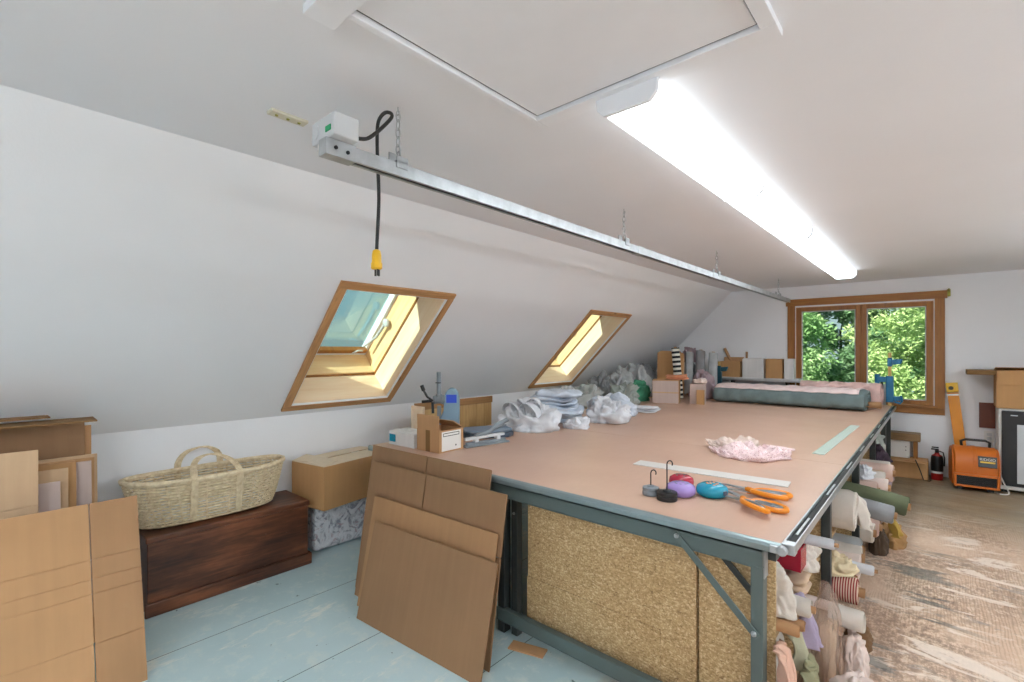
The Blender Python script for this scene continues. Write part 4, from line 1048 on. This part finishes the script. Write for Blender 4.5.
heap('large grey cloth mound left of the orange card sheet', (-3.09, 6.36, BZ), (.14, .18, .46), 'f_greyf', 60, amp=.35, freq=1.0)
heap('big grey bundle in the far corner under the slope', (-3.05, 6.88, BZ), (.16, .24, .50), 'f_ltgrey', 61, amp=.3)
heap('dark mauve cloth at the top of the heap below the ceiling corner', (-2.72, 7.05, 1.27), (.12, .13, .22), 'f_mauve', 62, amp=.4)
heap('grey cloth bale under the mauve cloth', (-2.68, 6.98, TZ+.001), (.12, .16, .44), 'f_greyf', 63, amp=.3)
t = thing('orange_card', 'upright orange-brown card sheet behind the striped roll', 'cardboard', (-2.72, 6.30, TZ+.004), (math.radians(-5), 0, math.radians(20)))
obj('sheet', M().box(-.17, .17, 0, .008, 0, .60).prism([(-.17, .60), (-.12, .63), (.13, .62), (.17, .58)], 0, .008, 'y'), 'cbo', t, .001); obj('fold', M().box(.172, .18, 0, .07, 0, .58), 'cbo', t)
o = fabric_roll('black and white striped roll leaning upright on the orange card', (-2.545, 6.20, TZ+.005), (0, math.radians(-90), 0), .66, .05, stripes('black_striped_roll_fabric', '#e6e2d6', '#20262c', 0, .062, .5), 71)
o.rotation_euler = (math.radians(0), math.radians(-95), math.radians(5))
for k, (x, y, L, r, mt) in enumerate(((-2.60, 6.62, .58, .055, 'f_ltgrey'), (-2.46, 6.66, .60, .06, 'f_greyf'), (-2.30, 6.70, .57, .06, 'f_ltgrey'))):
    fabric_roll(('light grey roll leaning behind the striped roll', 'mid grey roll standing between two lighter rolls at the end wall', 'light grey leaning roll nearest the dark teal clamp')[k], (x, y, TZ+.035), (0, math.radians(-78), math.radians(100)), L, r, mt, 80+k, group='grey rolls leaning at the end wall')

# ------------------------------------------------------------------ under the table, right side
GU = 'fabric rolls and cloths stored under the table'
S1, S2 = .119, .421
def uroll(label, xe, y, zc, L, r, mt, seed, rz=0.0, ry=0.0, **kw):
    """roll lying across the shelf, its right end at xe"""
    c = math.cos(rz); return fabric_roll(label, (xe-L*c, y-L*math.sin(rz), zc), (0, ry, rz), L, r, mt, seed, group=GU, **kw)
def drape(label, pts, wd, mt, seed, rz=0.0, th=.004, name='hanging_cloth'):
    """a strip of cloth following a path, wd wide along the table"""
    m = M(); P = [Vector(p) for p in pts]; n = len(P)
    def fn(u, v):
        q = u*(n-1); i = min(int(q), n-2); f = q-i
        a, b, c, d = P[max(i-1, 0)], P[i], P[i+1], P[min(i+2, n-1)]
        p = .5*((2*b)+(-a+c)*f+(2*a-5*b+4*c-d)*f*f+(-a+3*b-3*c+d)*f**3)
        w = (v-.5)*wd*(1+.3*nz(u*3, seed, 1))
        return (p.x+.022*math.sin(v*13+u*3+seed)*(.3+u)+.02*nz(u*5, v*4, seed), p.y+w, p.z+.015*nz(u*4, v*3, seed+4))
    m.grid(36, 22, fn); o = obj(name, m, mt, smooth=True, ang=180, solid=th)
    L = Vector(P[0]); o.location = L
    for v in o.data.vertices: v.co -= L
    return tag(o, label, 'cloth', GU)
def ucloth(label, loc, size, mt, seed, **kw): return cloth(label, loc, size, mt, seed, group=GU, **kw)

# first bay, behind the near corner leg
uroll('bare cardboard tube poking out beside the near corner leg, left of its twin', -.375, 1.955, S2+.023, .40, .021, 'core', 97, core=False, wr=.0, name='cardboard_tube')
uroll('bare cardboard tube poking out second from the near corner leg', -.365, 2.005, S2+.022, .40, .02, 'core', 98, core=False, wr=.0, name='cardboard_tube')
ucloth('pale folded cloth lying on the bare cardboard tubes', (-.485, 2.005, S2+.046), (.105, .065, .19), 'f_offwhite', 91, amp=.35)
uroll('cream roll beside the bare cardboard tubes on the upper shelf', -.365, 2.125, S2+.037, .42, .035, 'f_offwhite', 99)
stack('folded beige cloth under the red box', (-.505, 2.375, S2+.001), .0, .20, .16, 3, .022, 'f_beige', 90, GU)
t = carton('red_box', 'red box on the upper shelf before the first dark table leg', (-.62, 2.32, S2+.086), 0, .19, .11, .095, 'red', flaps=(('f', .07, 177), ('b', .07, 177)), open_=False); t['group'] = GU
uroll('slim white roll resting on the red box', -.325, 2.385, S2+.086+.095+.034, .30, .022, 'f_white', 92)
ucloth('sheer pinkish plastic bag bulging out below the red box', (-.352, 2.40, .0), (.058, .11, .46), 'filmp', 94, amp=.25)
ucloth('beige cloth seen inside the sheer plastic bag', (-.352, 2.40, .0), (.035, .07, .30), 'f_beige', 95, amp=.3)
drape('lilac cloth strip trailing down from the upper shelf', [(-.425, 2.205, .462), (-.405, 2.205, .44), (-.385, 2.21, .36), (-.37, 2.22, .27)], .075, 'f_lilac', 96)
drape('peach cloth hanging to the floor right behind the near corner leg', [(-.425, 1.90, .40), (-.408, 1.89, .395), (-.40, 1.885, .36), (-.392, 1.88, .28), (-.375, 1.87, .16), (-.355, 1.86, .015)], .095, 'f_peach', 100, th=.006)
drape('sage cloth hanging between the peach cloth and the lilac strip', [(-.425, 2.06, .415), (-.405, 2.06, .40), (-.385, 2.055, .34), (-.375, 2.05, .27)], .085, 'f_sage', 102)
drape('olive square of cloth below the sage cloth', [(-.352, 2.04, .315), (-.342, 2.02, .28), (-.335, 2.0, .225)], .075, 'f_olive', 103)
ucloth('dark purple cloth heap on the floor by the near corner leg', (-.36, 2.03, .0), (.05, .09, .19), 'f_purple', 104, amp=.45)
ucloth('large pale pink cloth bundle spilling on the floor nearest the corner leg', (-.225, 2.22, .0), (.085, .10, .22), 'f_palepink', 105, amp=.4)
ucloth('white and beige cloth stuffed on the lower shelf behind the lilac strip', (-.57, 2.23, S1), (.11, .25, .23), 'f_offwhite', 93, amp=.35)
ucloth('pinkish beige crumpled cloth on the floor beyond the sheer bag', (-.275, 2.60, .0), (.055, .08, .19), 'f_palepink', 106, amp=.28)
uroll('open white fabric ring lying on the pinkish beige crumple', -.245, 2.61, .245, .12, .045, 'f_offwhite', 109, corer=.038, core=False)
ucloth('brown rumpled cloth on the floor in front of the striped roll', (-.285, 2.90, .0), (.055, .09, .10), 'f_brown', 108, amp=.22)
uroll('beige roll on the lower shelf behind the sheer bag', -.34, 2.60, S1+.066, .5, .062, 'f_beige', 160)
uroll('pale pinkish roll on the lower shelf just before the first dark leg', -.35, 2.73, S1+.062, .5, .058, 'f_palepink', 161)
ucloth('rumpled cream cloth on the upper shelf before the first dark leg', (-.50, 2.64, S2), (.10, .12, .14), 'f_offwhite', 162, amp=.35)
# second bay
o = stack('folded beige cloth under the red striped roll', (-.62, 2.97, S1+.001), .0, .30, .15, 2, .02, 'f_beige', 111, GU)
uroll('red and cream striped roll sticking out of the lower shelf', -.30, 2.965, .228, .46, .064, 'f_redstripe', 110, out=.03, wr=.02)
ucloth('cream cloth crumpled on top of the striped roll', (-.41, 2.99, .298), (.10, .09, .092), 'f_cream', 112, amp=.3)
ucloth('beige cloth heap on the upper shelf above the striped roll', (-.505, 3.02, S2), (.09, .12, .12), 'f_beige', 113, amp=.35)
uroll('beige roll on the lower shelf beyond the striped roll', -.33, 3.125, S1+.06, .5, .056, 'f_beige', 115)
uroll('brown roll on the lower shelf second beyond the striped roll', -.35, 3.25, S1+.058, .5, .054, 'f_brown', 116)
uroll('narrow white roll lying over the beige and brown rolls', -.255, 3.19, S1+.150, .42, .027, 'f_white', 114)
uroll('pale pink roll on the lower shelf below the thick bolt', -.335, 3.40, S1+.074, .5, .07, 'f_palepink', 117)
uroll('off-white roll on the lower shelf fourth beyond the striped roll', -.345, 3.56, S1+.074, .5, .07, 'f_offwhite', 118)
uroll('grey roll on the lower shelf before the second dark table leg', -.36, 3.73, S1+.07, .5, .066, 'f_ltgrey', 119)
uroll('thick off-white bolt on the upper shelf with its tail hanging beside it', -.345, 3.30, S2+.116, .50, .108, 'f_offwhite', 121, core=False, corer=.03)
drape('off-white cloth tail drooping beside the thick bolt', [(-.50, 3.50, S2+.15), (-.41, 3.50, S2+.17), (-.35, 3.51, S2+.13), (-.325, 3.52, S2+.05), (-.32, 3.53, S2-.02)], .13, 'f_offwhite', 122)
uroll('grey fabric roll jutting out over the floor', -.195, 3.675, .515, .50, .054, 'f_greyf', 120, ry=.12)
uroll('dark olive green roll jutting out just beyond the grey one', -.135, 3.80, .560, .54, .06, 'f_green', 123, ry=.13)
drape('golden cloth corner hanging under the olive green roll', [(-.27, 3.83, .43), (-.23, 3.83, .41), (-.205, 3.83, .36), (-.19, 3.83, .29)], .10, 'f_gold', 124)
ucloth('dark brown cloth on the floor beyond the grey jutting roll', (-.315, 4.33, .0), (.06, .12, .17), 'f_darkbrown', 125, amp=.2)
ucloth('tan cloth heap on the floor past the olive green roll', (-.245, 4.58, .0), (.085, .16, .14), 'f_tan', 126, amp=.2)
# farther bays
for k, (y, r, mt, lb) in enumerate(((4.10, .06, 'f_pink', 'pink roll on the upper shelf just past the second dark leg'), (4.24, .06, 'f_palepink', 'pale pink roll second past the second dark leg'),
                                    (4.42, .065, 'f_offwhite', 'off-white roll third past the second dark leg'), (4.57, .055, 'f_beige', 'beige roll fourth past the second dark leg'), (4.73, .065, 'f_pink', 'pink roll fifth past the second dark leg'), (4.90, .06, 'f_offwhite', 'off-white roll sixth past the second dark leg'))):
    uroll(lb, -.31+.025*((k*2) % 3), y, S2+r+.006, .5, r, mt, 130+k)
ucloth('white cloth tossed on the two pink rolls past the second dark leg', (-.40, 4.17, S2+.135), (.08, .10, .08), 'f_white', 127, amp=.4)
for k, (y, mt, lb) in enumerate(((4.10, 'f_offwhite', 'off-white'), (4.27, 'f_pink', 'pink'), (4.44, 'f_brown', 'brown'), (4.61, 'f_palepink', 'pale pink'), (4.78, 'f_mauve', 'mauve'))):
    uroll(lb+' roll end on the lower shelf past the second dark leg', -.33+.02*(k % 2), y, S1+.072, .5, .067, mt, 140+k)
ucloth('dark purple cloth drooping from the upper shelf near the far leg', (-.42, 5.40, S2), (.10, .14, .17), 'f_purple', 150, amp=.4)
ucloth('brown cloth on the lower shelf below the purple cloth', (-.44, 5.45, S1), (.11, .18, .24), 'f_brown', 151, amp=.4)
ucloth('grey plastic-wrapped bundle high beside the far leg', (-.45, 5.78, S2), (.09, .14, .22), 'filmg', 152, amp=.4)
ucloth('grey cloth inside the plastic-wrapped bundle', (-.45, 5.78, S2), (.06, .09, .15), 'f_greyf', 153, amp=.4)
ucloth('mauve cloth on the lower shelf near the far end', (-.44, 5.90, S1), (.11, .18, .23), 'f_mauve', 154, amp=.4)

# ------------------------------------------------------------------ right side of the room
t = thing('floor_blower', 'orange floor blower with black handle on the floor by the end wall', 'blower', (.285, 6.98, 0), (0, 0, math.radians(5)))
def bl(off):
    p = [(-.12, .035), (-.16, .04), (-.165, .16)]
    for k in range(13):
        a = math.radians(185-k*16); p.append((-.0+.165*math.cos(a)+.0, .285+.155*math.sin(a)))
    p += [(.15, .06), (.12, .035)]
    c = Vector((0, .23)); return [tuple(c+(Vector(q)-c)*off) for q in p]
obj('housing', M().prism(bl(1), -.165, .165, 'x'), 'blower', t, .012, smooth=True, ang=35)
obj('side_plate', M().prism(bl(.93), -.18, -.166, 'x'), 'blower', t, .005); obj('side_plate', M().prism(bl(.93), .166, .18, 'x'), 'blower', t, .005)
o = obj('outlet_frame', M().box(-.17, .17, -.195, -.155, .04, .06).box(-.17, .17, -.195, -.155, .155, .175).box(-.17, -.15, -.195, -.155, .06, .155).box(.15, .17, -.195, -.155, .06, .155), 'blower', t, .004)
obj('outlet_recess', M().box(-.15, .15, -.172, -.162, .06, .155), 'black', o)
m = M()
for k in range(4): m.tube([(-.15, -.178, .075+k*.021), (.15, -.178, .075+k*.021)], .003, 6)
obj('grille', m, 'iron', o)
obj('seam_ridge', M().prism([(c[0]*1.015, .23+(c[1]-.23)*1.02) for c in bl(1)], -.02, .012, 'x'), 'blower', t, .003)
m = M().tube([(-.09, 0, .425), (-.095, 0, .485), (-.06, 0, .505), (.09, 0, .505), (.125, 0, .485), (.12, 0, .41)], .013, 8); obj('handle', m, 'black', t, smooth=True)
o = obj('label_plate', M().box(.015, .155, -.006, 0, -.055, .055, T(0, -.158, .31, math.radians(-14))), 'black', t, .002)
obj('label_stripe', M().box(.03, .14, -.0075, -.0062, -.012, .004, T(0, -.158, .31, math.radians(-14))), 'yellowcap', o)
text_obj('label_lettering', 'RIDGID', .036, 'label', o, T(.086, -.1585, .333, math.radians(76)), .0006)
obj('foot', M().box(-.14, -.09, -.12, .12, 0, .034), 'black', t); obj('foot', M().box(.09, .14, -.12, .12, 0, .034), 'black', t)

t = thing('orange_level', 'long orange-yellow bar with yellow cap leaning on the wall behind the blower', 'level', (.235, 7.24, 0), (math.radians(-3.5), math.radians(-6), 0))
obj('bar', M().box(-.048, .048, -.02, .02, 0, .98), 'level', t, .004); obj('cap', M().box(-.051, .051, -.023, .023, .985, 1.09), 'yellowcap', t, .005)
obj('white_band', M().box(-.05, .05, -.0215, .0215, .945, .965), 'label', t); obj('cap_mark', M().lathe([(0, .002), (.02, .0015), (.022, 0)], 14, T(-.01, -.0232, 1.03, PI/2)), 'black', t)

t = thing('fire_extinguisher', 'small red fire extinguisher standing left of the orange blower', 'extinguisher', (.0, 7.16, 0))
obj('cylinder', M().lathe([(0, 0), (.048, 0), (.052, .01), (.052, .24), (.045, .27), (.022, .285), (.02, .30), (0, .30)], 24), 'extred', t, smooth=True, ang=50)
obj('dark_label', M().lathe([(.0525, .10), (.053, .10), (.053, .24), (.0465, .269), (.046, .268)], 24), 'black', t); obj('white_label', M().lathe([(.0527, .075), (.0533, .075), (.0533, .098), (.0527, .098)], 24), 'label', t)
obj('valve', M().lathe([(0, .30), (.018, .30), (.018, .33), (0, .33)], 14).box(-.05, .015, -.008, .008, .33, .345).box(-.045, .015, -.008, .008, .352, .365), 'iron', t, .002)
obj('hose', M().tube([(.018, 0, .32), (.05, -.01, .31), (.062, -.01, .25), (.06, -.01, .16)], .007, 8), 'black', t, smooth=True)

t = thing('floor_appliance', 'white-edged appliance with black front and silver panel at the right frame edge', 'appliance', (.72, 7.13, 0))
obj('cabinet', M().box(.47, .98, 6.97, 7.30, .03, .855), 'label', t, .01, world=True)
d = obj('door', M().box(.492, .96, 6.945, 6.968, .075, .835), 'black', t, .006, world=True)
obj('silver_panel', M().box(.60, .85, 6.938, 6.944, .11, .70), 'lgrey', d, .004, world=True)
obj('maker_plate', M().box(.555, .605, 6.9405, 6.9445, .785, .795), 'lgrey', d, world=True)
for x in (.52, .92): obj('foot', M().box(x-.025, x+.025, 7.0, 7.25, 0, .03), 'black', t, world=True)
t = carton('big_carton', 'tan carton with one long flap out to the left, on the black-fronted appliance', (.455, 6.95, .857), 0, .55, .34, .385, 'cbo', flaps=(('b', .17, 172),), inner='cb')
obj('long_flap', M().box(-.22, -.002, .0, .33, .335, .383), 'cbdark', t, .002)
obj('front_flap', M().box(.004, .546, -.012, -.004, .235, .385), 'cbo', t, .001)
t = thing('brown_board', 'dark red-brown board fixed on the wall left of the appliance', 'board', (.42, 7.34, .6))
obj('panel', M().box(.345, .50, 7.325, 7.348, .60, .875), plain('red_brown_board', '#6b3420', .5), t, .003, world=True)
t = thing('wall_outlet', 'white double socket plate low on the wall by the appliance', 'outlet', (.425, 7.35, .5))
obj('plate', M().box(.385, .465, 7.342, 7.349, .45, .565), 'label', t, .003, world=True)
for z in (.485, .53): obj('socket', M().box(.405, .445, 7.339, 7.3415, z-.015, z+.015), 'lgrey', t, .002, world=True)
t = thing('white_cable', 'white cable looping from the socket down to the floor', 'cord', (.45, 7.0, 0))
pts = [(.43, 7.335, .50), (.435, 7.2, .46), (.44, 7.0, .40), (.445, 6.92, .32), (.465, 6.88, .22), (.50, 6.86, .12), (.535, 6.85, .03), (.52, 6.84, .008), (.47, 6.83, .008), (.44, 6.9, .008)]
cu = []
for i in range(len(pts)-1):
    a, b, c, d = [Vector(pts[max(0, min(len(pts)-1, j))]) for j in (i-1, i, i+1, i+2)]
    for k in range(5):
        f = k/5; cu.append(.5*((2*b)+(-a+c)*f+(2*a-5*b+4*c-d)*f*f+(-a+3*b-3*c+d)*f**3))
obj('cable', M().tube(cu, .006, 8), 'wcord', t, smooth=True, world=True)
t = thing('window_bracket', 'tiny brass curtain bracket at the upper right corner of the wooden window', 'bracket', (.10, 7.35, 2.1))
obj('plate', M().box(.085, .115, 7.33, 7.349, 2.06, 2.14), 'brass', t, .002, world=True); obj('hook', M().tube([(.1, 7.33, 2.12), (.1, 7.29, 2.12), (.1, 7.275, 2.14)], .008, 8), 'brass', t, world=True)
# under the window
t = thing('low_carton', 'long low tan carton on the floor under the window', 'box', (-.34, 7.16, 0))
m = M().box(-.72, -.075, 7.03, 7.30, 0, .20); obj('carton_body', m, 'cbo', t, .004, world=True)
obj('flap', M().box(-.71, -.09, 6.97, 7.025, .185, .192, T(0, 0, 0)), 'cbo', t, world=True); obj('dark_side', M().box(-.0745, -.072, 7.04, 7.29, .02, .18), 'cbdark', t, world=True)
t = thing('white_board', 'small white board with two dark dots standing on the low carton', 'panel', (-.36, 7.18, .201))
obj('sheet', M().box(-.50, -.235, 7.16, 7.175, .202, .40), 'label', t, .002, world=True)
for z in (.29, .33): obj('dark_dot', M().lathe([(0, .001), (.006, 0)], 10, T(-.27, 7.1598, z, PI/2)), 'black', t, world=True)
t = thing('brown_plank', 'brown plank lying over the white panel under the window', 'plank', (-.36, 7.25, .40))
obj('plank', M().box(-.62, -.14, 7.12, 7.30, .402, .49), wood('brown_plank_wood', '#6f5030', '#927048', 'x', .55), t, .006, world=True)
obj('batten', M().box(-.60, -.56, 7.19, 7.29, .202, .4015), 'casing', t, world=True); obj('batten', M().box(-.205, -.165, 7.19, 7.29, .202, .4015), 'casing', t, world=True)
t = thing('black_cable', 'thin black cable drooping between the low carton and the extinguisher', 'cord', (-.06, 7.1, 0))
obj('cable', M().tube([(-.18, 6.955, .23), (-.14, 6.945, .12), (-.11, 6.93, .02), (-.06, 6.98, .006), (-.05, 7.05, .006)], .005, 8), 'cord', t, smooth=True, world=True)

# ------------------------------------------------------------------ light and camera
w = bpy.data.worlds.new('sky'); sc.world = w; w.use_nodes = True
nt = w.node_tree; bg = nt.nodes['Background']
tc = nt.nodes.new('ShaderNodeTexCoord'); sp = nt.nodes.new('ShaderNodeSeparateXYZ'); rp = nt.nodes.new('ShaderNodeValToRGB')
nt.links.new(tc.outputs['Generated'], sp.inputs[0]); nt.links.new(sp.outputs[2], rp.inputs[0]); nt.links.new(rp.outputs[0], bg.inputs[0])
rp.color_ramp.elements[0].color = (.27, .36, .37, 1); rp.color_ramp.elements[1].color = (.19, .29, .32, 1); rp.color_ramp.elements[1].position = .62
bg.inputs[1].default_value = 1.35
s = bpy.data.lights.new('sun', 'SUN'); s.energy = 11.5; s.angle = .01; s.color = (1, .90, .74)
so = bpy.data.objects.new('sun', s); COL.objects.link(so)
so.rotation_euler = Vector((.10, .76, -.56)).to_track_quat('-Z', 'Y').to_euler()

cam = bpy.data.cameras.new('camera'); cam.sensor_width = 36; cam.lens = 36*477.7/1024; cam.shift_y = 9/1024; cam.clip_start = .05
co = bpy.data.objects.new('camera', cam); COL.objects.link(co); co.location = (0, 0, 1.45); co.rotation_euler = (PI/2, 0, math.atan(425/477.7)); sc.camera = co
vs = sc.view_settings; vs.view_transform = 'Standard'; vs.look = 'None'; vs.gamma = 1; vs.use_curve_mapping = False; vs.exposure = 0.35
sc.cycles.use_denoising = True; sc.cycles.max_bounces = 10; sc.cycles.diffuse_bounces = 6; sc.cycles.transparent_max_bounces = 16
sc.cycles.sample_clamp_indirect = 8
